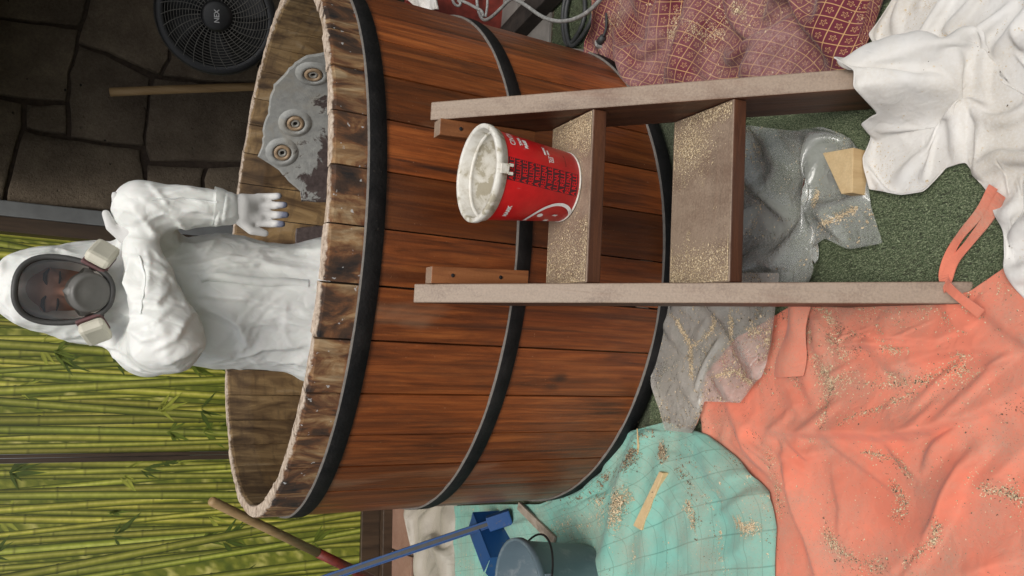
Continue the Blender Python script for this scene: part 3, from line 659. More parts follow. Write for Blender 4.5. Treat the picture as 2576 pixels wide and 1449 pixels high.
def mat_cloth(name, c, dust=(.36, .29, .22), damt=.55, weave=1400, rough=.9, clump=7, extra=None, var=.12, spk=.75):
    m = Mat(name, rough); v = m.obj(); u = m.uv()
    base = m.ramp(m.noise(v, 5, 4), [(.3, tuple(q * (1 - var) for q in c)), (.7, tuple(min(.9, q * (1 + var)) for q in c))])
    if extra: base = extra(m, base, u)
    n1 = m.noise(v, clump, 5, .6); n2 = m.noise(v, 190, 3, .7); n3 = m.noise(v, 2.6, 3)
    d = m.math('MULTIPLY', m.ramp(n1, [(.38, 0.), (.68, 1.)]), m.ramp(n2, [(.30, .35), (.62, 1.)]))
    base = m.mix(m.math('MULTIPLY', d, damt), base, m.ramp(n2, [(.3, tuple(q * .8 for q in dust)), (.7, dust)]))
    sp = m.noise(v, 330, 2); base = m.mix(m.math('MULTIPLY', m.ramp(sp, [(.66, 0.), (.72, spk)]), m.ramp(n1, [(.42, 0.), (.6, 1.)])), base, (.10, .075, .05))
    m.col(base); w = m.noise(v, weave, 2); k1 = m.math('ABSOLUTE', m.math('SUBTRACT', m.noise(v, 11, 2, .5, 1.), .5)); k2 = m.math('ABSOLUTE', m.math('SUBTRACT', m.noise(v, 27, 2, .5, .8), .5)); m.bump(m.math('ADD', m.math('MULTIPLY', w, .06), m.math('ADD', k1, m.math('MULTIPLY', k2, .5))), .30, .022)
    m.set(m.b, 'Sheen Weight', .15); return m.m
LUV = {}
def size_of(G): return float(np.linalg.norm(np.diff(G[G.shape[0]//2], axis=0), axis=1).sum()), float(np.linalg.norm(np.diff(G[:, G.shape[1]//2], axis=0), axis=1).sum())

def ladder_bump(P):                # cloth lying on the rail feet
    return np.zeros(len(P))
# orange sheet
NU, NV = 120, 112
G_or = coons(curve([(1880, 1600), (2250, 1600), (2720, 1600)], NU), curve([(2000, 770), (2150, 775), (2300, 765), (2450, 735), (2560, 660), (2720, 560)], NU),
             curve([(1880, 1600), (1880, 1449), (1870, 1330), (1850, 1245), (1810, 1170), (1775, 1095), (1785, 1010), (1800, 940), (1870, 850), (2000, 770)], NV), curve([(2720, 1600), (2720, 1100), (2720, 560)], NV))
M_orange = mat_cloth('orange_cloth', (.72, .205, .125), dust=(.46, .29, .21), damt=.85)
X_or = drape(G_or, .015, .018, 11, .007, 4, steps=45, bend=.3, warp=.025, ridges=[([(1840, 1050), (2000, 1075), (2150, 1080), (2330, 1045), (2420, 960)], .016, .022), ([(2080, 850), (2300, 830), (2560, 800)], .02, .02), ([(1960, 1130), (2010, 1300), (2060, 1430)], .018, .022), ([(2420, 960), (2576, 880)], .02, .02), ([(2050, 950), (2200, 920), (2400, 880)], .022, .012), ([(2300, 1449), (2420, 1250), (2450, 1120)], .03, .018), ([(2130, 1100), (2200, 1180)], .012, .014)])
def add_folds(X, lines, shift=.35):
    sh = X.shape; P = X.reshape(-1, 3).copy(); Q = pixf(P); h = fold_fieldf(Q + np.stack([vnoise(P[:, :2], 9, 3), vnoise(P[:, :2], 9, 4)], 1) * 7, lines); P[:, 2] += h; return P.reshape(sh)
def pixf(P):
    d = P - CAMP; z = d @ FW; return np.stack([1288 - FPX * (d @ UP) / z, 724.5 - FPX * (d @ RT) / z], -1)
def fold_fieldf(Q, lines):
    out = np.zeros(len(Q))
    for pts, w, A in lines:
        pts = np.array(pts, float); best = np.full(len(Q), 1e9); side = np.zeros(len(Q)); tt = np.zeros(len(Q)); n_ = len(pts) - 1
        for i in range(n_):
            a, b_ = pts[i], pts[i+1]; e = b_ - a; t = np.clip(((Q - a) @ e) / (e @ e), 0, 1); c = Q - (a + t[:, None] * e); dd = np.linalg.norm(c, axis=1); m = dd < best
            best[m] = dd[m]; side[m] = np.sign(e[0] * c[m, 1] - e[1] * c[m, 0]); tt[m] = (i + t[m]) / n_
        q = best / np.where(side > 0, w * .5, w * 2.2); out = np.maximum(out, A * np.exp(-q ** 1.4) * np.sin(np.pi * np.clip(tt, .08, .92)) ** .6)
    return out
X_or = add_folds(X_or, [([(1882, 1077), (2017, 1092), (2217, 1094), (2357, 1082), (2437, 1054), (2590, 974)], 24, .034), ([(2042, 880), (2167, 864), (2342, 874), (2590, 864)], 18, .022), ([(2222, 930), (2292, 912), (2417, 880), (2590, 872)], 22, .020), ([(2062, 1075), (2017, 1035), (1982, 965)], 14, .018), ([(1972, 1095), (2037, 1155), (2087, 1140)], 13, .020), ([(1977, 1150), (1997, 1225), (2037, 1350), (2065, 1480)], 20, .032), ([(2437, 1065), (2362, 1125), (2325, 1190)], 20, .024), ([(2267, 1425), (2362, 1315), (2387, 1245), (2427, 1175), (2480, 1150)], 24, .026), ([(2412, 1455), (2590, 1405)], 20, .02), ([(2127, 815), (2217, 850), (2367, 862), (2440, 825)], 16, .026), ([(2132, 820), (2117, 860), (2037, 790)], 10, .02), ([(2217, 1100), (2262, 1160), (2330, 1230)], 13, .014), ([(2100, 1180), (2120, 1280), (2110, 1380)], 16, .010), ([(1850, 1060), (1880, 1130), (1950, 1210)], 14, .02), ([(2470, 930), (2560, 900)], 14, .016), ([(2440, 1240), (2520, 1200), (2590, 1120)], 22, .016)])
o_or = cloth_obj('orange_sheet', X_or, M_orange, 'large dusty orange cloth sheet spread over the turf in front of the tub', 'sheet', lu=1, lv=1)
Gh = coons(curve([(1950, 948), (1985, 950), (2024, 946)], 22, .03), curve([(1990, 770), (2015, 770), (2040, 770)], 22, .03), curve([(1950, 948), (1968, 870), (1990, 770)], 30, .03), curve([(2024, 946), (2030, 860), (2040, 770)], 30, .03))
Xh = np.zeros(Gh.shape[:2] + (3,)); Xh[..., :2] = Gh; uu = np.linspace(0, 1, 22)[None]; vv = np.linspace(0, 1, 30)[:, None]; Xh[..., 2] = .032 + .022 * np.sin(uu * 3.1) * (.4 + .6 * vv) + .006 * np.sin(vv * 7 + uu * 3)
oh = cloth_obj('folded_hem', Xh, M_orange, None, None, thick=.002); oh.parent = o_or
# teal quilt
G_te = coons(curve([(1140, 1560), (1500, 1560), (1965, 1560)], 90), curve([(1150, 1272), (1260, 1268), (1370, 1268), (1450, 1238), (1525, 1170), (1590, 1092), (1640, 1074), (1700, 1060)], 90),
             curve([(1140, 1560), (1147, 1400), (1150, 1272)], 66), curve([(1965, 1560), (1966, 1400), (1970, 1320), (1955, 1240), (1875, 1155), (1800, 1095), (1700, 1060)], 66))
LU, LV = size_of(G_te)
def quilt(m, base, u):
    s = m.sep(u); L = None
    for k, per in ((0, .052), (1, .062)):
        w = m.math('ABSOLUTE', m.math('SUBTRACT', m.math('FRACT', m.math('DIVIDE', s[k], per)), .5)); q = m.ramp(w, [(.0, 1.), (.035, 0.)]); L = q if L is None else m.math('MAXIMUM', L, q)
    return m.mix(m.math('MULTIPLY', L, .75), base, (.06, .20, .16))
M_teal = mat_cloth('teal_quilt', (.20, .46, .38), dust=(.38, .33, .25), damt=.75, extra=quilt, clump=6)
X_te = drape(G_te, .03, .03, 21, .012, 5, steps=45, bend=.25, base=.022, warp=.05, ridges=[([(1250, 1440), (1400, 1260), (1520, 1225), (1600, 1130)], .022, .02), ([(1540, 1449), (1600, 1250), (1680, 1090)], .024, .026), ([(1800, 1250), (1920, 1240)], .012, .02), ([(1700, 1100), (1760, 1180), (1790, 1260)], .014, .016), ([(1440, 1280), (1520, 1260), (1560, 1200)], .014, .018)])
X_te = add_folds(X_te, [([(1548, 1470), (1566, 1324), (1583, 1224), (1600, 1174), (1612, 1100)], 18, .040), ([(1614, 1470), (1636, 1338), (1658, 1241), (1680, 1144), (1694, 1074)], 15, .028), ([(1580, 1102), (1544, 1152), (1536, 1191), (1480, 1235), (1400, 1262)], 14, .030), ([(1580, 1218), (1544, 1238), (1490, 1262), (1420, 1285)], 12, .026), ([(1716, 1077), (1769, 1119), (1788, 1174), (1805, 1227)], 12, .018), ([(1805, 1230), (1877, 1196), (1915, 1210)], 9, .014), ([(1938, 1252), (1900, 1240), (1855, 1268), (1814, 1292)], 9, .022), ([(1814, 1410), (1864, 1393), (1920, 1350)], 16, .016), ([(1750, 1449), (1755, 1330), (1740, 1220)], 18, .012), ([(1680, 1449), (1700, 1300), (1720, 1180)], 14, .012), ([(1360, 1300), (1300, 1320), (1200, 1300)], 14, .018)])
o_te = cloth_obj('teal_quilt', X_te, M_teal, 'mint green quilted cloth covered in sawdust at the foot of the tub', 'cloth', thick=.004, lu=LU * 1.05, lv=LV * 1.09)
# white cloth heap
def g_white(P):
    a = lad(lw(0) + .023, 0, 0)[:2]; d = LEY[:2]; yb = (P - a) @ d; q = np.abs((P - a) @ LEX[:2] + .0499 * np.clip(yb / TL, 0, .2))
    hr = np.clip((yb + .01) / TL, 0, .20) + .012
    return np.where(yb > -.03, hr, 0) * np.clip(1 - (q - .034) / .055, 0, 1) ** 1.3
def curve3(pix, n):
    P = np.array([onz(*p)[:2] for p in pix]); d = np.r_[0, np.cumsum(np.linalg.norm(np.diff(P, axis=0), axis=1))]; t = np.linspace(0, d[-1], n)
    return np.stack([np.interp(t, d, P[:, 0]), np.interp(t, d, P[:, 1])], 1)
G_wh = coons(curve([(2205, 480), (2290, 494), (2345, 486), (2390, 425), (2440, 412), (2490, 480), (2530, 570), (2570, 730), (2640, 820)], 104), curve([(2290, -60), (2450, -60), (2720, -60)], 104),
             curve3([(2205, 480, 0), (2185, 400, .02), (2150, 310, .10), (2150, 270, .17), (2155, 225, .19), (2160, 180, .19), (2165, 150, .12), (2195, 90, .03), (2290, -60, 0)], 94), curve([(2640, 820), (2700, 500), (2720, -60)], 94))
M_whitec = mat_cloth('white_cloth', (.66, .645, .62), dust=(.48, .41, .31), damt=.7, clump=4, spk=.0)
X_wh = drape(G_wh, .27, .25, 31, .04, 7, steps=55, bend=.15, ground=g_white, warp=.12, ridges=[([(2190, 330), (2330, 280), (2576, 330)], .02, .03), ([(2230, 420), (2350, 340), (2480, 370), (2576, 400)], .02, .03), ([(2280, 60), (2400, 90), (2480, 170)], .02, .03), ([(2200, 130), (2330, 150)], .02, .02)])
o_wh = cloth_obj('white_cloth', X_wh, M_whitec, 'crumpled white cotton cloth heaped over the foot of the ladder', 'cloth', lu=1, lv=1)
# burgundy cloth with gold lattice
G_bu = coons(curve([(1512, 170), (1560, 225), (1700, 235), (1900, 230), (2080, 210), (2150, 130)], 100), curve([(1570, -80), (1900, -90), (2300, -80)], 100),
             curve([(1512, 170), (1535, 80), (1570, -80)], 64), curve([(2150, 130), (2200, 60), (2300, -80)], 64))
LU, LV = size_of(G_bu)
def lattice(m, base, u):
    s = m.sep(m.map(u, (1, 1, 1), rot=(0, 0, .15))); per = .036; L = None; fr = []
    for k in (0, 1):
        f = m.math('FRACT', m.math('DIVIDE', s[k], per)); fr.append(f); w = m.math('ABSOLUTE', m.math('SUBTRACT', f, .5)); q = m.ramp(w, [(.455, 0.), (.475, 1.)]); L = q if L is None else m.math('MAXIMUM', L, q)
    x = m.math('SUBTRACT', fr[0], .5); y = m.math('SUBTRACT', fr[1], .5)
    rr = m.math('SQRT', m.math('ADD', m.math('MULTIPLY', x, x), m.math('MULTIPLY', y, y))); an = m.math('ARCTAN2', y, x)
    pet = m.math('ADD', m.math('MULTIPLY', m.math('COSINE', m.math('MULTIPLY', an, 5.)), .075), .16)
    fl = m.math('LESS_THAN', m.math('ABSOLUTE', m.math('SUBTRACT', rr, pet)), .035)
    return m.mix(m.math('MAXIMUM', L, m.math('MULTIPLY', fl, .85)), base, (.48, .28, .12))
M_burg = mat_cloth('burgundy_cloth', (.135, .014, .030), dust=(.36, .235, .22), damt=.72, extra=lattice, clump=5)
X_bu = drape(G_bu, .34, .28, 43, .07, 5.2, steps=60, bend=.3, warp=.12, ridges=[([(1560, 20), (1700, 60), (1840, 60)], .022, .04), ([(1570, 90), (1700, 100), (1800, 150)], .02, .035), ([(1850, 120), (2000, 80), (2150, 10)], .022, .045), ([(1900, 160), (2000, 140), (2120, 90)], .016, .03), ([(1680, 180), (1800, 175)], .015, .02)])
o_bu = cloth_obj('burgundy_cloth', X_bu, M_burg, 'crumpled burgundy cloth with gold lattice pattern beside the ladder', 'cloth', lu=LU * 1.3, lv=LV * 1.26)
# clear plastic sheets
def mat_plastic(name, tint, op, dusty, rough):
    m = Mat(name, rough); v = m.obj(); n1 = m.noise(v, 6, 5, .6); n2 = m.noise(v, 220, 3)
    m.col(m.ramp(n2, [(.3, tuple(q * .9 for q in tint)), (.7, tint)])); m.set(m.b, 'Specular IOR Level', .8)
    tr = m.n('ShaderNodeBsdfTransparent', {'Color': (.95, .96, .95)}); mx_ = m.n('ShaderNodeMixShader')
    m.set(mx_, 0, m.ramp(n1, [(.35, op), (.68, dusty)])); m.t.links.new(tr.outputs[0], mx_.inputs[1]); m.t.links.new(m.b.outputs[0], mx_.inputs[2])
    gl = m.n('ShaderNodeBsdfGlossy', {'Roughness': rough * .8}); mg = m.n('ShaderNodeMixShader'); m.set(mg, 0, m.n('ShaderNodeFresnel', {'IOR': 1.45}).outputs[0]); m.t.links.new(mx_.outputs[0], mg.inputs[1]); m.t.links.new(gl.outputs[0], mg.inputs[2]); m.t.links.new(mg.outputs[0], m.out.inputs[0])
    q1 = m.math('ABSOLUTE', m.math('SUBTRACT', m.noise(v, 22, 2, .5, 1.), .5)); q2 = m.math('ABSOLUTE', m.math('SUBTRACT', m.noise(v, 50, 1, .5, .5), .5))
    m.bump(m.math('ADD', q1, m.math('MULTIPLY', q2, .2)), .5, .02); return m.m
M_pl1 = mat_plastic('clear_plastic', (.80, .82, .78), .24, .40, .08); M_pl2 = mat_plastic('dusty_plastic', (.66, .62, .56), .36, .66, .24)
G_p1 = coons(curve([(1770, 725), (1960, 735), (2075, 720), (2082, 680), (2056, 630), (2090, 602), (2160, 632), (2235, 614)], 60), curve([(1770, 318), (1910, 322), (2010, 332), (2080, 322), (2150, 345), (2190, 395)], 60),
             curve([(1770, 725), (1770, 500), (1770, 318)], 50), curve([(2235, 614), (2205, 520), (2190, 395)], 50))
X_p1 = drape(G_p1, .15, .13, 51, .04, 6, steps=45, bend=.2, base=.020, warp=.1, ridges=[([(1930, 420), (1960, 520), (1990, 690)], .02, .03), ([(1900, 330), (1960, 390), (2060, 400)], .014, .04), ([(2060, 430), (2040, 560)], .02, .02)])
o_p1 = cloth_obj('plastic_sheet', X_p1, M_pl1, 'clear crumpled plastic sheet between the ladder rails with a pine block on it', 'plastic sheet', thick=0)
G_p2 = coons(curve([(1700, 1082), (1780, 1090), (1800, 1010), (1890, 1014)], 50), curve([(1665, 690), (1800, 690), (1990, 690)], 50),
             curve([(1700, 1082), (1668, 970), (1666, 830), (1665, 690)], 50), curve([(1890, 1014), (1945, 950), (1975, 870), (1990, 690)], 50))
X_p2 = drape(G_p2, .04, .04, 61, .012, 7, steps=40, bend=.3, base=.042, warp=.08, ridges=[([(1700, 800), (1740, 880), (1740, 960)], .012, -.01), ([(1850, 790), (1880, 880), (1960, 940)], .014, .02)])
o_p2 = cloth_obj('plastic_sheet', X_p2, M_pl2, 'dusty grey plastic sheet lying left of the ladder over the orange cloth', 'plastic sheet', thick=0)
# crumpled grey tarp at the back left
G_p3 = coons(curve([(1060, 1520), (1160, 1520)], 34), curve([(1048, 1272), (1100, 1270), (1160, 1268)], 34), curve([(1068, 1520), (1052, 1380), (1048, 1272)], 60), curve([(1160, 1520), (1155, 1380), (1160, 1268)], 60))
M_tarp = mat_cloth('grey_tarp', (.40, .36, .30), dust=(.38, .32, .25), damt=.3, rough=.45)
X_p3 = drape(G_p3, .22, .2, 71, .05, 8, steps=45, bend=.12, base=.02, warp=.12)
cloth_obj('tarpaulin', X_p3, M_tarp, 'crumpled shiny grey tarpaulin at the back beyond the mint green cloth', 'tarpaulin')

# ------------------------------------------------------------------ implicit surfaces for the worker
def snets(F, o, h):
    S = F < 0; nx, ny, nz = F.shape; c = (nx-1, ny-1, nz-1); acc = np.zeros(c + (3,)); cnt = np.zeros(c)
    for a in range(3):
        oth = [q for q in range(3) if q != a]
        for p in (0, 1):
            for q in (0, 1):
                sl0 = [slice(0, -1)] * 3; sl0[oth[0]] = slice(p, c[oth[0]] + p); sl0[oth[1]] = slice(q, c[oth[1]] + q); sl1 = list(sl0); sl1[a] = slice(1, None)
                f0 = F[tuple(sl0)]; f1 = F[tuple(sl1)]; mk = (f0 < 0) != (f1 < 0); t = np.where(mk, f0 / np.where(mk, f0 - f1, 1), 0)
                off = [0, 0, 0]; off[oth[0]] = p; off[oth[1]] = q
                for k in range(3): acc[..., k] += mk * (t if k == a else off[k])
                cnt += mk
    idx = -np.ones(c, np.int64); mk = cnt > 0; idx[mk] = np.arange(mk.sum()); I = np.argwhere(mk)
    V = o + h * (I + acc[mk] / cnt[mk][:, None]); Fc = []
    for a in range(3):
        b_, c_ = (a + 1) % 3, (a + 2) % 3; s0 = [slice(1, -1)] * 3; s0[a] = slice(0, -1); s1 = list(s0); s1[a] = slice(1, None)
        A = S[tuple(s0)]; B = S[tuple(s1)]
        for flip, mk in ((0, A & ~B), (1, ~A & B)):
            J = np.argwhere(mk); J[:, b_] += 1; J[:, c_] += 1; q = []
            for db, dc in ((-1, -1), (0, -1), (0, 0), (-1, 0)):
                K = J.copy(); K[:, b_] += db; K[:, c_] += dc; q.append(idx[tuple(K.T)])
            q = np.stack(q, 1); Fc.append(q[:, ::-1] if flip else q)
    return V, np.concatenate(Fc)
def grid(lo, hi, h):
    ax = [np.arange(l, u + h, h) for l, u in zip(lo, hi)]; return np.stack(np.meshgrid(*ax, indexing='ij'), -1), np.array(lo, float)
def rcone(P, a, b_, r0, r1, sc_=(1, 1, 1)):
    s_ = np.array(sc_, float); a = np.array(a) / s_; b_ = np.array(b_) / s_; Q = P / s_; d = b_ - a; t = np.clip(((Q - a) @ d) / (d @ d + 1e-12), 0, 1)
    return np.linalg.norm(Q - (a + t[..., None] * d), axis=-1) - (r0 + (r1 - r0) * t)
def ell(P, c, r):
    q = (P - np.array(c)) / np.array(r); k = np.linalg.norm(q, axis=-1); return (k - 1) * min(r)
def smin(a, b_, k):
    h = np.clip(.5 + .5 * (b_ - a) / k, 0, 1); return b_ + (a - b_) * h - k * h * (1 - h)
def vnormals(V, F):
    n = np.zeros_like(V); fn = np.cross(V[F[:, 2]] - V[F[:, 0]], V[F[:, 3]] - V[F[:, 1]])
    for k in range(4): np.add.at(n, F[:, k], fn)
    return n / (np.linalg.norm(n, axis=1)[:, None] + 1e-12)
PX, PY = -.19, -.48
person = empty('person', (PX, PY, .14), 'person in white hooded coverall and full face respirator standing inside the tub', 'person')
# suit
G, o0 = grid((-.60, -.90, .10), (.32, -.18, 1.98), .0072)
HD = np.array([-.185, -.455, 1.675])
Fv = rcone(G, (PX, PY, .98), (PX, PY + .01, 1.30), .185, .182, (1, .74, 1))
Fv = smin(Fv, rcone(G, (PX, PY + .01, 1.30), (PX - .005, PY + .02, 1.44), .182, .150, (1, .74, 1)), .05)
Fv = smin(Fv, rcone(G, (PX - .12, PY + .03, 1.48), (PX + .12, PY + .03, 1.495), .072, .072), .06)
Fv = smin(Fv, rcone(G, (PX, PY + .02, 1.47), (PX + .005, PY + .02, 1.58), .105, .095), .05)
Fv = smin(Fv, ell(G, HD + [0, .03, .015], (.120, .140, .160)), .035)
Fv = smin(Fv, ell(G, HD + [.0, .05, -.07], (.142, .13, .10)), .05)
sR, eR, wR = np.array((PX - .130, PY - .0, 1.460)), np.array((PX - .090, PY - .20, 1.430)), np.array((PX + .125, PY - .155, 1.505))
arm = smin(rcone(G, sR, eR, .082, .078), rcone(G, eR, wR, .076, .052), .045)
Fv = smin(Fv, arm, .03)
sL, eL, wL = np.array((PX + .140, PY + .02, 1.475)), np.array((.040, PY - .13, 1.515)), np.array((.066, PY - .15, 1.315))
arm2 = smin(rcone(G, sL, eL, .078, .066), rcone(G, eL, wL, .066, .050), .03)
Fv = smin(Fv, arm2, .022)
for sx in (-.10, .10):
    leg = smin(rcone(G, (PX + sx, PY, .98), (PX + sx * 1.1, PY, .58), .125, .10), rcone(G, (PX + sx * 1.1, PY, .58), (PX + sx * 1.1, PY + .02, .22), .10, .075), .04); Fv = smin(Fv, leg, .04)
Fv = np.maximum(Fv, -ell(G, HD + [0.005, -.135, -.005], (.080, .105, .112)))     # face opening of the hood
V, Fq = snets(Fv, o0, .0072); N_ = vnormals(V, Fq)
def pix(P):                        # where a point lies on the survey photograph
    d = P - CAMP; z = d @ FW; return np.stack([1288 - FPX * (d @ UP) / z, 724.5 - FPX * (d @ RT) / z], -1)
def fold_field(Q, lines):          # sharp one-sided folds along surveyed lines
    out = np.zeros(len(Q))
    for pts, w, A in lines:
        pts = np.array(pts, float); best = np.full(len(Q), 1e9); side = np.zeros(len(Q)); tt = np.zeros(len(Q)); n_ = len(pts) - 1
        for i in range(n_):
            a, b_ = pts[i], pts[i+1]; e = b_ - a; L2 = e @ e; t = np.clip(((Q - a) @ e) / L2, 0, 1); c = Q - (a + t[:, None] * e); dd = np.linalg.norm(c, axis=1); m = dd < best
            best[m] = dd[m]; side[m] = np.sign(e[0] * c[m, 1] - e[1] * c[m, 0]); tt[m] = (i + t[m]) / n_
        ww = np.where(side > 0, w * .45, w * 1.5) * (.75 + .5 * tt); q = best / ww
        out = np.maximum(out, A * np.exp(-q ** 1.25) * np.sin(np.pi * np.clip(tt, .06, .94)) ** .5) if A > 0 else out + A * np.exp(-q ** 1.25)
    return out
SL = [([(480, 755), (600, 815), (632, 892)], 16, .015), ([(545, 770), (590, 800), (720, 832)], 14, .011), ([(482, 742), (640, 755), (800, 792)], 15, .013), ([(585, 900), (665, 875), (790, 868)], 15, .013),
      ([(595, 905), (627, 850)], 10, .009), ([(425, 915), (500, 872), (590, 902)], 14, .012), ([(460, 675), (600, 652), (820, 626)], 14, .012), ([(500, 690), (650, 665), (820, 690)], 15, .013),
      ([(465, 684), (560, 704), (820, 722)], 13, .010), ([(430, 605), (500, 632), (545, 604)], 11, .010), ([(500, 652), (552, 604)], 9, .008), ([(620, 830), (700, 800), (820, 838)], 12, .009), ([(640, 640), (720, 612)], 9, .007), ([(660, 910), (740, 905), (800, 925)], 10, .008), ([(690, 752), (760, 770), (830, 760)], 9, .007),
      ([(318, 652), (313, 712), (330, 752)], 9, .014), ([(370, 634), (372, 690), (368, 748)], 8, .009), ([(333, 757), (400, 765), (420, 735)], 11, .011), ([(285, 782), (352, 802)], 11, .009), ([(240, 852), (333, 890), (372, 925)], 15, .012), ([(400, 640), (450, 700), (470, 770)], 13, .012), ([(300, 820), (360, 850), (440, 840)], 14, .011), ([(260, 890), (300, 900), (340, 925)], 9, .008), ([(395, 880), (450, 850), (480, 800)], 12, .010), ([(340, 660), (420, 690), (455, 730)], 10, .008), ([(345, 830), (395, 810), (430, 780)], 9, .008),
      ([(362, 505), (444, 551), (485, 600)], 13, .012), ([(333, 529), (389, 585), (424, 603)], 12, .012), ([(405, 492), (470, 483), (530, 488)], 10, .010), ([(440, 535), (500, 530), (545, 545)], 10, .009), ([(480, 500), (520, 520), (555, 515)], 8, .007), ([(540, 470), (547, 530), (540, 596)], 7, .009), ([(560, 475), (566, 530), (560, 590)], 6, .007), ([(380, 470), (420, 520), (500, 570)], 10, .008), ([(350, 560), (400, 540), (450, 500)], 9, .006),
      ([(2, 690), (20, 655), (50, 640)], 9, .010), ([(8, 770), (40, 800), (70, 838)], 10, .010), ([(70, 850), (130, 858), (190, 842)], 9, .010), ([(60, 650), (110, 640), (160, 612)], 9, .009), ([(120, 640), (150, 625), (185, 640)], 7, .007), ([(180, 850), (215, 838), (240, 810)], 8, .008), ([(15, 720), (10, 760), (25, 790)], 7, .007)]
view = V - CAMP; view /= np.linalg.norm(view, axis=1)[:, None]; facing = np.clip(-(N_ * view).sum(1) * 2.2, 0, 1)
wv = np.stack([vnoise(V, 7, 1), vnoise(V, 7, 2), vnoise(V, 7, 3)], 1) * .04; Wd = V + wv
rp = lambda P, sc_, o, p: np.clip(1 - np.abs(vnoise(P * np.array(sc_), 1., o)) * 1.7, 0, 1) ** p
d = fold_field(pix(V) + np.stack([vnoise(V, 22, 31), vnoise(V, 22, 32)], 1) * 6, SL) * facing * 1.25
d = d + .004 * rp(Wd, (16, 10, 5), 11, 3.) + .003 * rp(Wd[:, [2, 1, 0]] + Wd, (14, 14, 9), 12, 3.) + .006 * vnoise(V, 6, 14) - .004
V = V + N_ * d[:, None]
def mat_suit():
    m = Mat('coverall_fabric', .55); v = m.obj(); n2 = m.noise(v, 9, 3); q1 = m.math('ABSOLUTE', m.math('SUBTRACT', m.noise(m.map(v, (1, 1, .45)), 16, 1, .5, .8), .5)); q2 = m.math('ABSOLUTE', m.math('SUBTRACT', m.noise(m.map(v, (1, 1, .8), rot=(.3, .5, .4)), 28, 1, .5, .6), .5)); n1 = m.math('ADD', q1, m.math('MULTIPLY', q2, .6))
    m.col(m.ramp(n2, [(.3, (.70, .71, .67)), (.7, (.80, .80, .77))])); m.bump(n1, .32, .015)
    m.set(m.b, 'Subsurface Weight', .05); return m.m
M_suit = mat_suit()
co = obj('coverall', V, Fq, M_suit, person, True); q = co.modifiers.new('sub', 'SUBSURF'); q.levels = q.render_levels = 1
fr_ = np.where(facing > .3)[0]; PQ = pix(V[fr_]); NV_ = vnormals(V, Fq)
def on_suit(x, y):
    dd = ((PQ - [x, y]) ** 2).sum(1); c = np.where(dd < max(30., dd.min() * 1.5 + 1))[0]; i = fr_[c[np.argmin(((V[fr_[c]] - CAMP) ** 2).sum(1))]]; return V[i], NV_[i]
def seam(name, pts, w, lift=.0025):
    P = np.array(pts, float); t = np.linspace(0, len(P) - 1, 26); S_ = [on_suit(np.interp(q, range(len(P)), P[:, 0]), np.interp(q, range(len(P)), P[:, 1])) for q in t]
    C_ = np.array([q[0] for q in S_]); Nn = np.array([q[1] for q in S_])
    for _ in range(2): C_[1:-1] = .25 * C_[:-2] + .5 * C_[1:-1] + .25 * C_[2:]; Nn[1:-1] = .25 * Nn[:-2] + .5 * Nn[1:-1] + .25 * Nn[2:]
    VV_ = []; n_ = len(C_)
    for i in range(n_):
        tn = C_[min(i+1, n_-1)] - C_[max(i-1, 0)]; sd2 = np.cross(tn, Nn[i]); sd2 /= np.linalg.norm(sd2) + 1e-9; no = Nn[i] / np.linalg.norm(Nn[i])
        VV_ += [C_[i] - sd2 * w - no * .003, C_[i] - sd2 * w * .9 + no * lift, C_[i] + sd2 * w * .9 + no * lift, C_[i] + sd2 * w - no * .003]
    obj(name, VV_, [(4*i + j, 4*i + j + 1, 4*i + 5 + j, 4*i + 4 + j) for i in range(n_ - 1) for j in range(3)], M_suit, co, True)
seam('zip_flap', [(500, 700), (600, 702), (700, 706), (775, 709)], .012)
seam('sleeve_seam', [(352, 640), (362, 690), (360, 740), (350, 790)], .0022, .0015)
seam('sleeve_seam', [(380, 500), (440, 498), (500, 500), (545, 505)], .0022, .0015)
# cuffs
b = MB(); b.tube([wL + [0, 0, .03], wL + [0, 0, .012], wL - [0, 0, .004]], [.053, .050, .044], 28, False); b.build('cuff', M_suit, person, True)
# head
HG, ho_ = grid(HD - [.12, .15, .17], HD + [.12, .14, .17], .004)
q = ell(HG, HD + [0, .01, .01], (.074, .092, .108)); q = smin(q, ell(HG, HD + [0, -.01, -.055], (.055, .065, .06)), .03)
q = smin(q, rcone(HG, HD + [0, -.080, .01], HD + [0, -.108, -.025], .010, .015), .012)           # nose
q = smin(q, rcone(HG, HD + [-.045, -.068, .033], HD + [.045, -.068, .033], .012, .012), .015)    # brow
for sx in (-.033, .033):
    q = np.maximum(q, -ell(HG, HD + [sx, -.092, .012], (.02, .016, .012)) * 1.); q = smin(q, ell(HG, HD + [sx, -.066, .012], (.014, .014, .013)), .004)
q = smin(q, rcone(HG, HD + [-.018, -.078, -.062], HD + [.018, -.078, -.062], .009, .009), .01)   # lips
q = smin(q, rcone(HG, HD + [0, .02, -.08], HD + [0, .03, -.16], .055, .06), .03)                 # neck
V, Fq = snets(q, ho_, .004)
M_skin = Mat('skin', .5); v = M_skin.obj(); M_skin.col(M_skin.ramp(M_skin.noise(v, 22, 4), [(.3, (.42, .20, .135)), (.7, (.55, .29, .20))])); M_skin = M_skin.m
hd = obj('head', V, Fq, M_skin, person, True)
M_hair = plain('dark_hair', (.012, .008, .006), .6)
for sx in (-.033, .033):
    b = MB(); b.tube([HD + [sx - .021, -.080, .033], HD + [sx - .007, -.088, .039], HD + [sx + .008, -.088, .039], HD + [sx + .022, -.079, .032]], [.002, .0045, .0045, .002], 8); b.build('eyebrow', M_hair, hd, True)
    b = MB(); b.tube([HD + [sx - .017, -.0775, .008], HD + [sx, -.0835, .006], HD + [sx + .017, -.0775, .008]], [.0015, .003, .0015], 8); b.build('eyelashes', M_hair, hd, True)
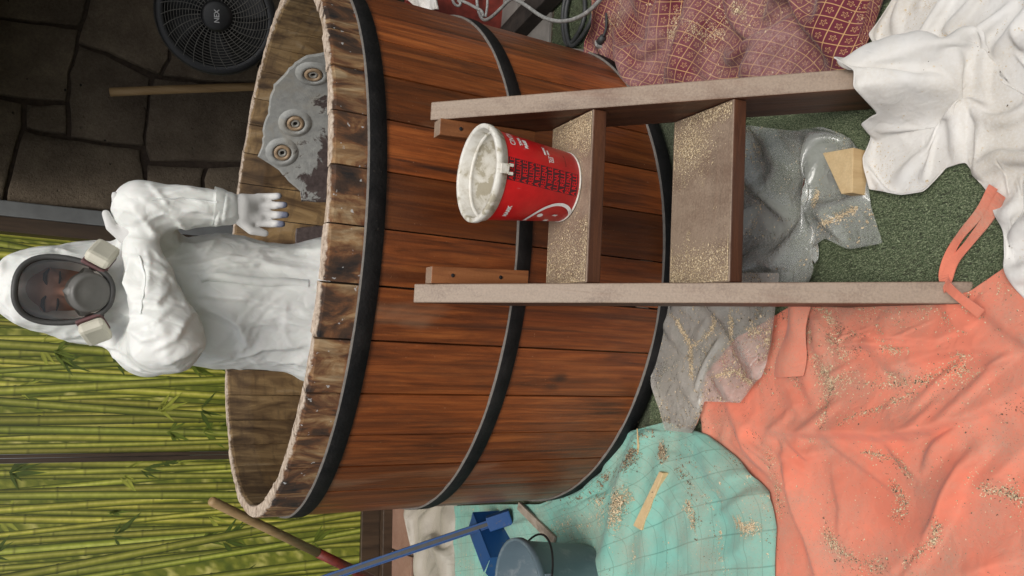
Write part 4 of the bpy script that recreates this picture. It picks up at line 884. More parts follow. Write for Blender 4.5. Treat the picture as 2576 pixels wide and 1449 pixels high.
# respirator
M_lensfr = plain('mask_rubber', (.055, .053, .050), .55, .15, 30); M_cup = plain('mask_cup', (.13, .125, .115), .45, .12, 20); M_cart = plain('filter_cartridge', (.60, .57, .47), .55, .08, 20); M_mstripe = plain('cartridge_stripe', (.13, .06, .06), .6, .2, 40)
M_lens = Mat('mask_lens', .08); gl = M_lens.n('ShaderNodeBsdfGlossy', {'Color': (.9, .9, .9), 'Roughness': .12}); tr = M_lens.n('ShaderNodeBsdfTransparent', {'Color': (.74, .72, .70)}); mxs = M_lens.n('ShaderNodeMixShader')
lw_ = M_lens.n('ShaderNodeLayerWeight', {'Blend': .25}); M_lens.set(mxs, 0, M_lens.math('ADD', M_lens.math('MULTIPLY', lw_.outputs['Facing'], .35), .035)); M_lens.t.links.new(tr.outputs[0], mxs.inputs[1]); M_lens.t.links.new(gl.outputs[0], mxs.inputs[2]); M_lens.t.links.new(mxs.outputs[0], M_lens.out.inputs[0]); M_lens = M_lens.m
MC = HD + np.array([.004, -.092, -.006]); tlt = .06
def mk(x, f, z):                   # mask frame: x right, f forward, z up
    return MC + np.array([x, -f * math.cos(tlt) + z * math.sin(tlt) * .0, z - f * math.sin(tlt)])
def outline(t, k=1.):
    c, s_ = math.cos(t), math.sin(t); e = .80
    x = .080 * math.copysign(abs(c) ** e, c); z = .104 * math.copysign(abs(s_) ** e, s_)
    x *= 1 + .10 * (z / .104) if z > 0 else 1 + .16 * (z / .104); return x * k, z * k
def bul(x, z): return .012 + .068 * max(0, 1 - (x / .105) ** 2 * .95 - (z / .15) ** 2 * .55)
n = 64; V = []; F = []
for fr in (1, .9, .75, .55, .35, .18):
    for j in range(n):
        x, z = outline(2 * math.pi * j / n, fr); V.append(mk(x, bul(x, z), z))
V.append(mk(0, bul(0, 0), 0))
for i in range(5):
    for j in range(n): F.append((i*n + j, i*n + (j+1) % n, (i+1)*n + (j+1) % n, (i+1)*n + j))
F += [(5*n + j, 5*n + (j+1) % n, 6*n) for j in range(n)]
resp = empty('respirator', MC, 'x', 'x'); resp.parent = person; resp.location = tuple(MC - origin_of(person))
for k_ in ('label', 'category'): del resp[k_]
obj('lens', V, F, M_lens, resp, True)
b = MB(); ring = [mk(*(lambda x, z: (x, bul(x, z) + .001, z))(*outline(2*math.pi*j/n, 1.0))) for j in range(n)]; b.tube(ring + ring[:1], .0075, 10, False); b.build('lens_frame', M_lensfr, resp, True)
V = []; F = []
for (k, back) in ((1.02, .0), (1.06, -.03), (1.04, -.07), (.98, -.085)):
    for j in range(n):
        x, z = outline(2*math.pi*j/n, k); V.append(mk(x, bul(x / k, z / k) + back, z))
F = [(i*n + j, (i+1)*n + j, (i+1)*n + (j+1) % n, i*n + (j+1) % n) for i in range(3) for j in range(n)]
obj('face_seal', V, F, M_lensfr, resp, True)
cupc = mk(0, .072, -.055); b = MB(); b.lathe([(.050, -.03), (.050, -.004), (.046, .008), (.040, .014), (.036, .012), (.022, .017), (0, .018)], cupc, 36, np.array([0, -1, -.35])); b.build('exhalation_cup', M_cup, resp, True)
b = MB(); b.tube([mk(-.05, .045, -.05), mk(0, .07, -.02), mk(.05, .045, -.05)], [.018, .026, .018], 14); b.build('nose_cup', M_cup, resp, True)
for sx in (-1, 1):
    ctr = MC + np.array([sx * .090, -.035, -.074]); a = np.array([sx * .72, -.62, -.30]); a /= np.linalg.norm(a); u = np.cross(a, [0, 0, 1.]); u /= np.linalg.norm(u); w = np.cross(u, a)
    u, w = u * .94 + w * .34 * sx, w * .94 - u * .34 * sx
    b = MB(); b.box(ctr + a * .012, u * .038, w * .031, a * .016); b.build('filter_cartridge', M_cart, resp, bevel=.011)
    b = MB(); b.box(ctr - a * .010, u * .038, w * .031, a * .005); b.build('cartridge_base', M_mstripe, resp, bevel=.004)
    b = MB(); b.tube([ctr - a * .012, mk(sx * .055, .03, -.07)], [.02, .022], 16); b.build('inlet', M_lensfr, resp, True)
# gloves
M_glove = Mat('glove_knit', .85); v = M_glove.obj(); z = M_glove.sep(v)[2]
M_glove.col(M_glove.mix(M_glove.n('ShaderNodeMapRange', {0: M_glove.math('ADD', z, M_glove.math('MULTIPLY', M_glove.noise(v, 40, 3), .03)), 1: 1.066, 2: 1.048}).outputs[0], (.62, .61, .59), (.12, .13, .18))); M_glove.bump(M_glove.noise(v, 400, 2), .3, .002); M_glove = M_glove.m
def glove(W, D, T, side, name='glove'):      # wrist, direction along hand, thumb direction
    W = np.array(W, float); D = np.array(D, float) / np.linalg.norm(D); T = np.array(T, float); T -= D * (T @ D); T /= np.linalg.norm(T); B = np.cross(D, T) * side
    lo = W - .16; hi = W + .16; Gq, go = grid(lo, hi, .0042)
    f = rcone(Gq, W - D * .02, W + D * .02, .031, .030); f = smin(f, rcone(Gq, W + D * .035 + T * .016, W + D * .072 + T * .022, .024, .018), .02)
    f = smin(f, rcone(Gq, W + D * .035 - T * .016, W + D * .070 - T * .026, .024, .017), .02)
    for k, (off, L) in enumerate(((.033, .062), (.011, .072), (-.012, .068), (-.034, .052))):
        p0 = W + D * .075 + T * off; p1 = p0 + (D * .95 + T * off * 3.2 + B * .30) * L * .5; p2 = p1 + (D * .75 + T * off * 2 + B * .65) * L * .5
        fi = np.minimum(rcone(Gq, p0, p1, .0115, .0105), rcone(Gq, p1, p2, .0105, .0088)); f = smin(f, fi, .006)
    t0 = W + D * .025 + T * .030; t1 = t0 + D * .030 + T * .026; t2 = t1 + D * .036 + T * .006
    f = smin(f, np.minimum(rcone(Gq, t0, t1, .016, .0125), rcone(Gq, t1, t2, .0125, .0095)), .008)
    V, Fq = snets(f, go, .0042); return obj(name, V, Fq, M_glove, person, True)
glove(wL + [.002, -.005, -.012], (.05, .12, -1), (-1, -.1, 0), -1)
glove(wR + np.array([.01, .01, .005]), (1, .25, .25), (0, -.1, 1), 1)
M_boot = plain('boot_rubber', (.03, .03, .03), .5)
for sx in (-.11, .11):
    G2, o2 = grid((PX + sx - .08, PY - .22, .13), (PX + sx + .08, PY + .14, .32), .009); f = smin(rcone(G2, (PX + sx, PY + .04, .19), (PX + sx, PY - .13, .175), .045, .035), rcone(G2, (PX + sx, PY + .03, .19), (PX + sx, PY + .03, .29), .045, .055), .03); f = np.maximum(f, -(G2[..., 2] - .141))
    V, Fq = snets(f, o2, .009); obj('boot', V, Fq, M_boot, person, True)

# ------------------------------------------------------------------ fan by the stone wall
FC = ony(545, 40, 1.30); fdep = (FC - CAMP) @ FW; FR = 143 * fdep / FPX
fax = CAMP - FC; fax /= np.linalg.norm(fax); f1 = np.cross([0, 0, 1.], fax); f1 /= np.linalg.norm(f1); f2 = np.cross(fax, f1)
M_black = plain('black_plastic', (.010, .010, .011), .45, .2, 20); M_wire = plain('grille_wire', (.10, .095, .085), .6, .25, 30)
fan = empty('floor_fan', (FC[0], FC[1], 0), 'large black floor fan with round wire grille behind the tub', 'fan')
def fp(r, t, h): return FC + (f1 * math.cos(t) + f2 * math.sin(t)) * r + fax * h
b = MB(); b.lathe([(FR * .86, .02), (FR * .97, .03), (FR, .015), (FR, -.16), (FR * .95, -.17), (FR * .93, .0), (FR * .86, .01)], FC, 80, fax); b.build('housing', M_black, fan, True)
b = MB(); b.lathe([(FR * .99, .022), (FR * 1.012, .012), (FR * 1.0, .002)], FC, 80, fax); b.build('housing_edge', M_lensfr, fan, True)
b = MB(); b.lathe([(0, -.14), (FR * .94, -.14)], FC, 64, fax); b.build('back_plate', M_black, fan)
b = MB()
for k in range(14):
    r = FR * (.26 + .62 * k / 13); hgt = .055 - .035 * (k / 13) ** 2; b.tube([fp(r, 2*math.pi*j/64, hgt) for j in range(65)], .0017, 5, False)
for k in range(30):
    t = 2 * math.pi * k / 30; b.tube([fp(FR * (.2 + .70 * q / 6), t + .30 * (q / 6) ** 1.3, .0575 - .035 * (q / 6) ** 2) for q in range(7)], .0021, 5)
b.build('grille', M_wire, fan)
for k in range(5):
    b = MB(); V = []
    for i in range(6):
        r = FR * (.18 + .66 * i / 5)
        for j in range(4): t = 2*math.pi*k/5 + (j - 1.5) * .22 + i * .05; V.append(fp(r, t, -.03 - .018 * j))
    b.add(V, [(i*4 + j, (i+1)*4 + j, (i+1)*4 + j + 1, i*4 + j + 1) for i in range(5) for j in range(3)]); b.build('blade', M_black, fan, True)
b = MB(); b.lathe([(FR * .27, -.06), (FR * .27, .05), (FR * .255, .064), (FR * .2, .070), (0, .071)], FC, 48, fax); hub = b.build('hub_cap', M_black, fan, True)
V2, F2 = text_mesh('NEX', .05, .001); V2 = V2 - (V2.max(0) + V2.min(0)) / 2; V2 *= [.062 / np.ptp(V2[:, 0]), .024 / np.ptp(V2[:, 1])]; ca, sa = math.cos(.12), math.sin(.12)
M_silver = plain('silver_print', (.45, .45, .45), .5, .05)
b = MB(); b.add([FC + f1 * (x * ca - y * sa) + f2 * (x * sa + y * ca) + fax * .0725 for x, y in V2], F2); b.build('lettering', M_silver, hub)
b = MB(); b.tube([FC - fax * .1 - f2 * FR * .9, np.array([FC[0], FC[1] + .1, .06])], [.03, .03], 14); b.build('stand', M_black, fan, True)
b = MB(); b.box((FC[0], FC[1] + .1, .03), (.22, 0, 0), (0, .16, 0), (0, 0, .022)); b.build('foot', M_black, fan, bevel=.01)

# ------------------------------------------------------------------ poles
def stick(name, P0, P1, r, mat, label, cat, n=14, r1=None):
    P0 = np.array(P0); P1 = np.array(P1); d = P1 - P0; b = MB(); L = np.linalg.norm(d); e = d / L
    pts = [P0, P0 + e * .004] + [P0 + d * (k / 10) + np.array([math.sin(k) * .0012, math.cos(k * 1.7) * .0012, 0]) for k in range(1, 10)] + [P1 - e * .004, P1]
    b.tube(pts, [r * .7] + [r] * (len(pts) - 2) + [r * .7], n); return b.build(name, mat, None, True) if not label else tag(b.build(name, mat, None, True), label, cat)
s_, z_ = onw(275, 228, .16); s2, z2 = onw(635, 227, .16); k = (s2 - s_) / (z2 - z_)
stick('wooden_pole', wp(s_ + k * (.02 - z_), .02, .30), wp(s_, z_, .14), .024, M_pole, 'pale square ended wooden pole leaning upright on the stone wall', 'pole')
p0 = ony(529, 1259, .34); p1 = ony(800, 1391, .50); d_ = (p1 - p0); pe = p0 + d_ * (p0[2] - .02) / (p0[2] - p1[2])
root = empty('broom', pe, 'broom handle of bare wood with red lower end leaning beside the tub', 'broom')
M_redpaint = plain('worn_red_paint', (.16, .022, .014), .45, .3, 40)
b = MB(); b.tube([p0, p0 + d_ * .02, p0 + d_ * .5, p1], [.014, .0185, .0185, .0185], 16); b.build('handle', M_pole, root, True)
b = MB(); b.tube([p1, p1 + d_ * .3, pe], [.0205, .021, .021], 16); b.build('red_sleeve', M_redpaint, root, True)

# ------------------------------------------------------------------ long handled dustpan
M_blue = Mat('blue_metal', .4); v = M_blue.obj(); M_blue.col(M_blue.mix(M_blue.ramp(M_blue.noise(v, 20, 5, .65), [(.6, 0.), (.68, .8)]), (.010, .060, .20), (.13, .11, .095))); M_blue.bump(M_blue.noise(v, 60, 3), .15, .003); M_blue = M_blue.m
DC = onz(1284, 1356, .0)
dp = empty('dustpan', DC, 'worn blue metal dustpan with long upright handle beside the tub', 'dustpan')
e1 = onz(1288, 1440, 0) - onz(1228, 1292, 0); e1[2] = 0; e1 /= np.linalg.norm(e1); e2 = np.array([-e1[1], e1[0], 0])
if e2[1] < 0: e2 = -e2
A = np.array([0, 0, .02]); W2 = .115
def dpt(a, b_, c): return DC + A + e1 * a + e2 * b_ + np.array([0, 0, c])
b = MB(); b.box(dpt(0, .07, .003), e1 * W2, e2 * .11, (0, 0, .0015)); b.build('pan_floor', M_blue, dp)
b = MB(); b.box(dpt(0, -.042, .065), e1 * W2, e2 * .0015, np.array([0, 0, .062])); b.build('pan_back', M_blue, dp)
b = MB(); b.prism([dpt(-W2, -.045, .128), dpt(W2, -.045, .128), dpt(W2 * .9, .06, .118), dpt(-W2 * .9, .06, .118)], (0, 0, .003)); b.build('pan_hood', M_blue, dp)
for sx in (-1, 1):
    b = MB(); b.prism([dpt(sx * W2, -.044, .003), dpt(sx * W2, .18, .003), dpt(sx * W2, .05, .12), dpt(sx * W2, -.044, .127)], e1 * .002 * sx); b.build('pan_side', M_blue, dp)
h0 = ony(1256, 1308, DC[1] - .03); h1 = ony(840, 1447, DC[1] + .25); he = h1 + (h1 - h0) * .3
ax_ = (h1 - h0) / np.linalg.norm(h1 - h0); u = np.cross(ax_, FW); u /= np.linalg.norm(u); w = np.cross(u, ax_)
b = MB(); b.prism([h0 - u * .016 - w * .002, h0 + u * .016 - w * .002, h0 + u * .016 - w * .010, h0 + u * .013 - w * .010, h0 + u * .013 - w * .0045, h0 - u * .013 - w * .0045, h0 - u * .013 - w * .010, h0 - u * .016 - w * .010][::-1], he - h0); b.build('handle', M_blue, dp)
b = MB(); b.box((h0 + he) / 2 - w * .0055, (he - h0) * .498, u * .007, w * .0008); b.build('handle_groove', M_lensfr, dp)
b = MB(); b.box(h0 + ax_ * .0 - w * .003, ax_ * .05, u * .03, w * .02); b.build('hinge_bracket', M_blue, dp, bevel=.004)

# ------------------------------------------------------------------ grey blue bucket
M_gb = Mat('grey_blue_plastic', .42); v = M_gb.obj(); M_gb.col(M_gb.mix(M_gb.ramp(M_gb.noise(v, 12, 6, .7), [(.52, 0.), (.72, .55)]), M_gb.ramp(M_gb.noise(v, 5, 3), [(.3, (.085, .125, .15)), (.7, (.13, .175, .20))]), (.36, .38, .38))); M_gb.bump(M_gb.noise(v, 50, 4), .15, .003); M_gb = M_gb.m
QC = np.array([-1.062, -.575, .014]); QH, q0, q1 = .30, .122, .160
qb = empty('water_bucket', QC, 'grey blue plastic bucket with wire handle at the lower left corner', 'bucket')
qr = lambda h: q0 + (q1 - q0) * h / QH
b = MB(); b.lathe([(0, .002), (q0 - .006, .002), (q0, .008), (qr(.035), .035), (qr(.04) + .002, .04), (qr(QH - .03), QH - .03), (qr(QH) + .003, QH - .024), (qr(QH) + .007, QH - .022), (qr(QH) + .007, QH - .002), (qr(QH) + .004, QH), (qr(QH) - .002, QH), (qr(QH) - .004, QH - .006), (q0 - .004, .012), (0, .010)], QC, 72); b.build('bucket_wall', M_gb, qb, True)
ha = R_(-60)
for sgn in (0, math.pi):
    a = ha + sgn; er = np.array([math.cos(a), math.sin(a), 0]); et = np.array([-er[1], er[0], 0]); c = QC + er * (qr(QH - .035) + .006) + np.array([0, 0, QH - .036])
    b = MB(); b.box(c, et * .022, er * .007, (0, 0, .016)); b.build('handle_lug', M_gb, qb, bevel=.003)
e_a = np.array([math.cos(ha), math.sin(ha), 0]); e_t = np.array([-e_a[1], e_a[0], 0]); b = MB(); rr = qr(QH) + .014
b.tube([QC + np.array([0, 0, QH - .036]) + e_a * rr * math.cos(t) + (e_t * .93 + np.array([0, 0, -.36])) * (rr * 1.06) * math.sin(t) for t in np.linspace(0, math.pi, 25)], .0035, 8); b.build('wire_handle', M_iron, qb, True)

# ------------------------------------------------------------------ offcuts and slivers
def wedge(name, top, z, h, mat, label, skew=(0, 0)):
    P = np.array([onz(x, y, z) for x, y in top]); b = MB(); b.prism(P, (skew[0], skew[1], -h)); o = b.build(name, mat, None, bevel=.0015); tag(o, label, 'offcut'); return o
wedge('pine_offcut', [(2069, 385), (2147, 371), (2144, 485), (2116, 488)], .070, .048, M_pine, 'pale pine wedge block resting on the clear plastic sheet')
wedge('pine_offcut', [(1592, 1322), (1612, 1334), (1668, 1190), (1658, 1186)], .052, .022, M_pine, 'long thin pine wedge lying on the mint green cloth')
M_sliver = M_pine
def sliver(pts, w, label):
    P = [onz(x, y, z) for x, y, z in pts]; b = MB(); b.tube(P, [w * .4] + [w] * (len(P) - 2) + [w * .5], 6); tag(b.build('wood_sliver', M_sliver), label, 'sliver')
sliver([(1603, 1078, .07), (1606, 1120, .062), (1602, 1160, .058), (1588, 1210, .05)], .004, 'curved pale wood sliver standing off the edge of the mint cloth by the tub')
sliver([(1522, 1372, .05), (1545, 1335, .048), (1562, 1300, .046), (1570, 1275, .044)], .007, 'split wood sliver on the mint cloth beside the grey bucket')
b = MB(); a0 = onz(1302, 1272, .05); a1 = onz(1392, 1362, .04); d_ = a1 - a0; sd_ = np.cross(d_, [0, 0, 1.]); sd_ /= np.linalg.norm(sd_)
b.prism([a0 + sd_ * .016, a0 - sd_ * .016, a1 - sd_ * .019, a1 + sd_ * .019], (0, 0, -.012)); tag(b.build('old_lath', M_lath, None, bevel=.002), 'weathered grey lath lying between tub and grey bucket', 'lath')

# ------------------------------------------------------------------ cables, hose and clutter at the right edge
M_cable = plain('grey_cable', (.26, .26, .25), .7, .4, 60); M_hose = plain('black_cable', (.035, .037, .038), .55, .2, 40)
def spline(pts, k=8):
    P = [np.array(p) for p in pts]; P = [2*P[0] - P[1]] + P + [2*P[-1] - P[-2]]; out = []
    for i in range(1, len(P) - 2):
        for j in range(k):
            t = j / k; out.append(.5 * ((2*P[i]) + (P[i+1] - P[i-1]) * t + (2*P[i-1] - 5*P[i] + 4*P[i+1] - P[i+2]) * t*t + (3*P[i] - P[i-1] - 3*P[i+1] + P[i+2]) * t**3))
    return out + [P[-2]]
def cable(name, pix, r, mat, label, cat='cable'):
    b = MB(); b.tube(spline([onz(x, y, z) for x, y, z in pix]), r, 8); tag(b.build(name, mat, None, True), label, cat)
Z3 = lambda L, z: [(1006 + x * .2135, y * .2135, z) for x, y in L]
cable('power_cable', Z3([(600, -60), (640, 40), (690, 70), (715, 40), (690, 0), (800, 40), (900, 95), (960, 130), (985, 190)], .30), .0065, M_cable, 'short grey cable end curling above the black hoop at the top edge')
cable('power_cable', Z3([(905, -60), (915, 80), (950, 190), (1000, 235), (1080, 200), (1200, 90), (1310, -10), (1400, 15), (1500, 75), (1640, 175), (1760, 230), (1900, 250), (2050, 225), (2200, 150), (2340, 20), (2420, -90)], .16), .0075, M_cable, 'long dusty grey cable looping over the slabs and turf beside the tub')
cable('power_cable', Z3([(1030, -60), (1030, 60), (1010, 200)], .17), .006, M_cable, 'straight hanging grey cable strand next to the looped cable')
cable('hose', Z3([(1960, -80), (1920, 150), (1930, 400), (1975, 530), (2050, 470), (2150, 290), (2180, 120), (2170, -80)], .012), .009, M_hose, 'inner loop of black hose coiled on the turf', 'hose')
cable('hose', Z3([(2000, -80), (1955, 150), (1960, 380), (2020, 540), (2130, 450), (2240, 270), (2280, 100), (2280, -80)], .02), .009, M_hose, 'outer loop of black hose coiled on the turf', 'hose')
cc = onz(1497, 122, .03); b = MB(); e = np.array([.5, -.8, 0]); e /= np.linalg.norm(e); nn = np.array([-e[1], e[0], 0]); b.box(cc, e * .03, nn * .02, (0, 0, .018)); pl = b.build('plug', M_cable, None, bevel=.005); tag(pl, 'dusty grey cable connector on the turf by the burgundy cloth', 'connector')
b = MB(); b.tube([cc + e * .03, cc + e * .06], [.014, .012], 12); b.build('plug_neck', M_hose, pl, True)
b = MB(); b.tube(spline([cc + e * .06, cc + e * .09 + nn * .02, cc + e * .12 + nn * .09]), .005, 8); b.build('plug_cord', M_hose, pl, True)
# dark leaning beam
a0 = onz(1290, 80, .01); a1 = onz(1420, -60, .01); d_ = a1 - a0; sd_ = np.cross(d_, [0, 0, 1.]); sd_ /= np.linalg.norm(sd_); b = MB()
b.prism([a0 + sd_ * .0, a0 + sd_ * .10, a1 + sd_ * .10, a1], (0, 0, .07)); M_beam = plain('charred_beam', (.022, .016, .013), .9, .4, 20, .5); tag(b.build('timber_beam', M_beam, None, bevel=.004), 'dark dirty timber beam lying on the slabs beside the tub', 'beam')
# brown red box with a white towel
c = onz(1180, 25, .2); bx = empty('wooden_box', (c[0] + .06, c[1] + .2, 0), 'dark red painted wooden box standing behind the tub under the white towel', 'box')
for nm, dx, dy, sx, sy in (('box_side', 0, -.16, .24, .008), ('box_side', 0, .16, .24, .008), ('box_end', -.232, 0, .008, .151), ('box_end', .232, 0, .008, .151)):
    b = MB(); b.box((c[0] + .06 + dx, c[1] + .2 + dy, .20), (sx, 0, 0), (0, sy, 0), (0, 0, .2)); b.build(nm, M_redpaint, bx, bevel=.003)
b = MB(); b.box((c[0] + .06, c[1] + .2, .385), (.222, 0, 0), (0, .150, 0), (0, 0, .008)); b.build('box_lid', M_redpaint, bx)
tp = [onz(1030, -10, .46), onz(1122, -20, .46), onz(1112, 26, .42), onz(1050, 20, .44)]
gx = coons(*[np.array([np.array(a_[:2]) * (1 - t) + np.array(b_[:2]) * t for t in np.linspace(0, 1, 24)]) for a_, b_ in ((tp[3], tp[2]), (tp[0] + [.1, .25, 0], tp[1] + [.1, .25, 0]), (tp[3], tp[0] + [.1, .25, 0]), (tp[2], tp[1] + [.1, .25, 0]))])
Xt = np.zeros((24, 24, 3)); Xt[..., :2] = gx; Xt[..., 2] = .435 + .02 * vnoise(gx.reshape(-1, 2), 12, 3).reshape(24, 24) + .01 * vnoise(gx.reshape(-1, 2), 30, 4).reshape(24, 24)
cloth_obj('towel', Xt, M_whitec, 'white towel draped at the top edge behind the tub', 'towel', thick=.012)

# ------------------------------------------------------------------ orange tie straps lying on turf
def strap(pts, w, label, z0=.012):
    P = spline([onz(x, y, z) for x, y, z in pts], 6); b = MB(); V = []; n = len(P)
    for i in range(n):
        t = P[min(i+1, n-1)] - P[max(i-1, 0)]; t /= np.linalg.norm(t); s__ = np.cross(t, [0, 0, 1.]); s__ /= np.linalg.norm(s__); tw = .25 * math.sin(i * .35)
        side = s__ * math.cos(tw) + np.array([0, 0, 1.]) * math.sin(tw)
        V += [P[i] - side * w, P[i] + side * w, P[i] + side * w + np.array([0, 0, .003]), P[i] - side * w + np.array([0, 0, .003])]
    b.add(V, [(4*i + j, 4*i + (j+1) % 4, 4*i + 4 + (j+1) % 4, 4*i + 4 + j) for i in range(n - 1) for j in range(4)]); tag(b.build('tie_strap', M_orange), label, 'strap')
strap([(2500, 470, .03), (2470, 530, .015), (2420, 590, .012), (2390, 640, .015), (2376, 700, .03), (2400, 735, .05), (2470, 790, .05)], .010, 'upper orange tie strap with dark stains crossing the turf to the white cloth')
strap([(2520, 490, .03), (2490, 545, .014), (2440, 610, .012), (2400, 660, .018), (2384, 705, .03), (2385, 730, .045)], .010, 'lower orange tie strap beside the white cloth')

# ------------------------------------------------------------------ turf blades and sawdust (uncountable)
def blades(n, region, seed, L=.011):
    r = np.random.default_rng(seed); x = r.uniform(region[0], region[1], n); y = r.uniform(region[2], region[3], n); P = np.stack([x, y], 1)
    dirn = 1.2 * vnoise(P, 3, 7) + r.normal(0, .5, n) + 2.2; ln = L * r.uniform(.6, 1.3, n); w = r.uniform(.0009, .0018, n)
    d = np.stack([np.cos(dirn), np.sin(dirn)], 1); s__ = np.stack([-d[:, 1], d[:, 0]], 1); h = r.uniform(.35, .8, n) * ln
    b0 = np.c_[P - s__ * w[:, None], np.full(n, .0005)]; b1 = np.c_[P + s__ * w[:, None], np.full(n, .0005)]; t = np.c_[P + d * ln[:, None] * .8, h]
    V = np.stack([b0, b1, t], 1).reshape(-1, 3); F = np.arange(3 * n).reshape(-1, 3); return V, F
m = Mat('turf_blade', .8); m.col(m.ramp(m.noise(m.obj(), 330, 1), [(.32, (.026, .038, .018)), (.48, (.085, .118, .055)), (.66, (.25, .28, .17))])); M_blade = m.m
VV = []; FF = []; nn = 0
for args in ((70000, (-.15, .65, -2.0, -1.25), 1), (26000, (-.65, -.15, -1.35, -.8), 2), (26000, (.15, .75, -1.5, -.85), 3), (26000, (.8, 1.35, -.7, .08), 4), (10000, (-.1, .45, -1.3, -.9), 5)):
    V, F = blades(*args); VV.append(V); FF.append(F + nn); nn += len(V)
tag(obj('turf_blades', np.concatenate(VV), np.concatenate(FF), M_blade), 'short green artificial turf pile', 'turf', kind='stuff')
def flakes(S, N, seed, size, name, label, cols, spread=.0):
    r = np.random.default_rng(seed); k = len(S); a = r.uniform(0, 6.283, k); L = size * r.lognormal(0, .45, k); W = L * r.uniform(.35, .9, k)
    t = np.stack([np.cos(a), np.sin(a), np.zeros(k)], 1); t -= N * (t * N).sum(1)[:, None]; t /= np.linalg.norm(t, axis=1)[:, None]; b_ = np.cross(N, t); n_ = N + r.normal(0, .25, (k, 3))
    C_ = S + N * .0012 + n_ * .0006; V = np.stack([C_ - t * L[:, None] - b_ * W[:, None] * .6, C_ + t * L[:, None] * .8 - b_ * W[:, None], C_ + t * L[:, None] + b_ * W[:, None] * .5 + n_ * (L * .3)[:, None], C_ - t * L[:, None] * .7 + b_ * W[:, None]], 1).reshape(-1, 3)
    o = obj(name, V, np.arange(4 * k).reshape(-1, 4), cols); tag(o, label, 'sawdust', kind='stuff')
def mat_chip(name, a_, b_, c_):
    m = Mat(name, .9); m.col(m.ramp(m.noise(m.obj(), 330, 1), [(.35, a_), (.5, b_), (.62, c_)])); return m.m
M_chip = mat_chip('sawdust_mix', (.20, .14, .09), (.58, .44, .26), (.72, .60, .42)); M_chipd = mat_chip('dark_grit', (.04, .03, .022), (.13, .10, .07), (.45, .34, .2))
M_chipw = mat_chip('sawdust_pale', (.46, .36, .24), (.56, .46, .32), (.64, .55, .41))
def on_cloth(X, k, seed, clump=5., thr=.15, valley=1.):
    r = np.random.default_rng(seed); m_, n_ = X.shape[:2]; Z = X[..., 2]; sm = Z.copy()
    for _ in range(14):
        q = np.pad(sm, 1, mode='edge'); sm = (q[:-2, 1:-1] + q[2:, 1:-1] + q[1:-1, :-2] + q[1:-1, 2:] + sm) / 5
    val = np.clip((sm - Z) / .006, -1, 2); w = np.clip(vnoise(X[..., :2].reshape(-1, 2), clump, seed) * .8 + .5 * vnoise(X[..., :2].reshape(-1, 2), clump * 3, seed + 1) + .35 * vnoise(X[..., :2].reshape(-1, 2), clump * 8, seed + 2) - thr, 0, 1).reshape(m_, n_)
    w = (w ** 2 + .012) * np.clip(.3 + valley * val, .05, 2); w = w * (.4 + np.random.default_rng(seed + 7).random(w.shape)); w = w[:-1, :-1].ravel() + 1e-6; pick = r.choice(len(w), k, p=w / w.sum()); i, j = pick // (n_ - 1), pick % (n_ - 1); u = r.random((k, 1)); v_ = r.random((k, 1))
    A_, B_, C_, D_ = X[i, j], X[i, j+1], X[i+1, j], X[i+1, j+1]; S = A_*(1-u)*(1-v_) + B_*u*(1-v_) + C_*(1-u)*v_ + D_*u*v_; N = np.cross(B_ - A_, C_ - A_); N /= np.linalg.norm(N, axis=1)[:, None]; N *= np.sign(N[:, 2:3] + 1e-9); return S, N
for X, k1, k2, sz, lab in ((X_or, 4500, 3500, .0011, 'orange sheet'), (X_te, 9000, 6000, .0012, 'mint green cloth'), (X_wh, 1600, 120, .0009, 'white cloth'), (X_bu, 6000, 800, .0010, 'burgundy cloth'), (X_p1, 1300, 300, .0012, 'clear plastic sheet'), (X_p2, 1500, 1500, .0015, 'dusty plastic sheet')):
    S, N = on_cloth(X, k1, 3 + k1); flakes(S, N, 5 + k1, sz, 'sawdust', 'pale sawdust flakes scattered on the ' + lab, M_chipw if X is X_wh else M_chip)
    S, N = on_cloth(X, k2, 9 + k2, 4., .0, .6); flakes(S, N, 6 + k2, sz * .8, 'grit', 'dark grit specks scattered on the ' + lab, M_chipd)
# sawdust gathered along surveyed creases
def piles(X, lines, size, name, label, mat, seed):
    r_ = np.random.default_rng(seed); Pv = X.reshape(-1, 3); Qv = pixf(Pv); m_, n_ = X.shape[:2]; nn_ = np.cross(np.gradient(X, axis=1), np.gradient(X, axis=0)); nn_ /= np.linalg.norm(nn_, axis=2)[..., None] + 1e-9; nn_ = (nn_ * np.sign(nn_[..., 2:3] + 1e-9)).reshape(-1, 3); S_ = []; N2 = []
    for pts, sg, k in lines:
        P = np.array(pts, float); t = r_.random(k) * (len(P) - 1); dens = np.clip(1 + vnoise(np.stack([t * 4, t * 0 + seed], 1), 1.5, 2), .1, 2); spread = np.abs(r_.normal(0, 1, k)) ** 1.3 * np.sign(r_.normal(0, 1, k)) * sg * dens
        px_ = np.interp(t, range(len(P)), P[:, 0]) + r_.normal(0, sg * .6, k) + spread * .3; py_ = np.interp(t, range(len(P)), P[:, 1]) + spread; Q = np.stack([px_, py_], 1)
        for c in range(0, k, 400):
            q = Q[c:c+400]; i = ((q[:, None] - Qv[None]) ** 2).sum(2).argmin(1)
            for (x, y), ii in zip(q, i):
                p_ = onz(x, y, Pv[ii, 2]); nv = nn_[ii]
                if np.linalg.norm(p_ - Pv[ii]) < .03: S_.append(p_ - np.array([0, 0, ((p_ - Pv[ii]) @ nv) / max(nv[2], .3)])); N2.append(nv)
    flakes(np.array(S_), np.array(N2), seed, size, name, label, mat)
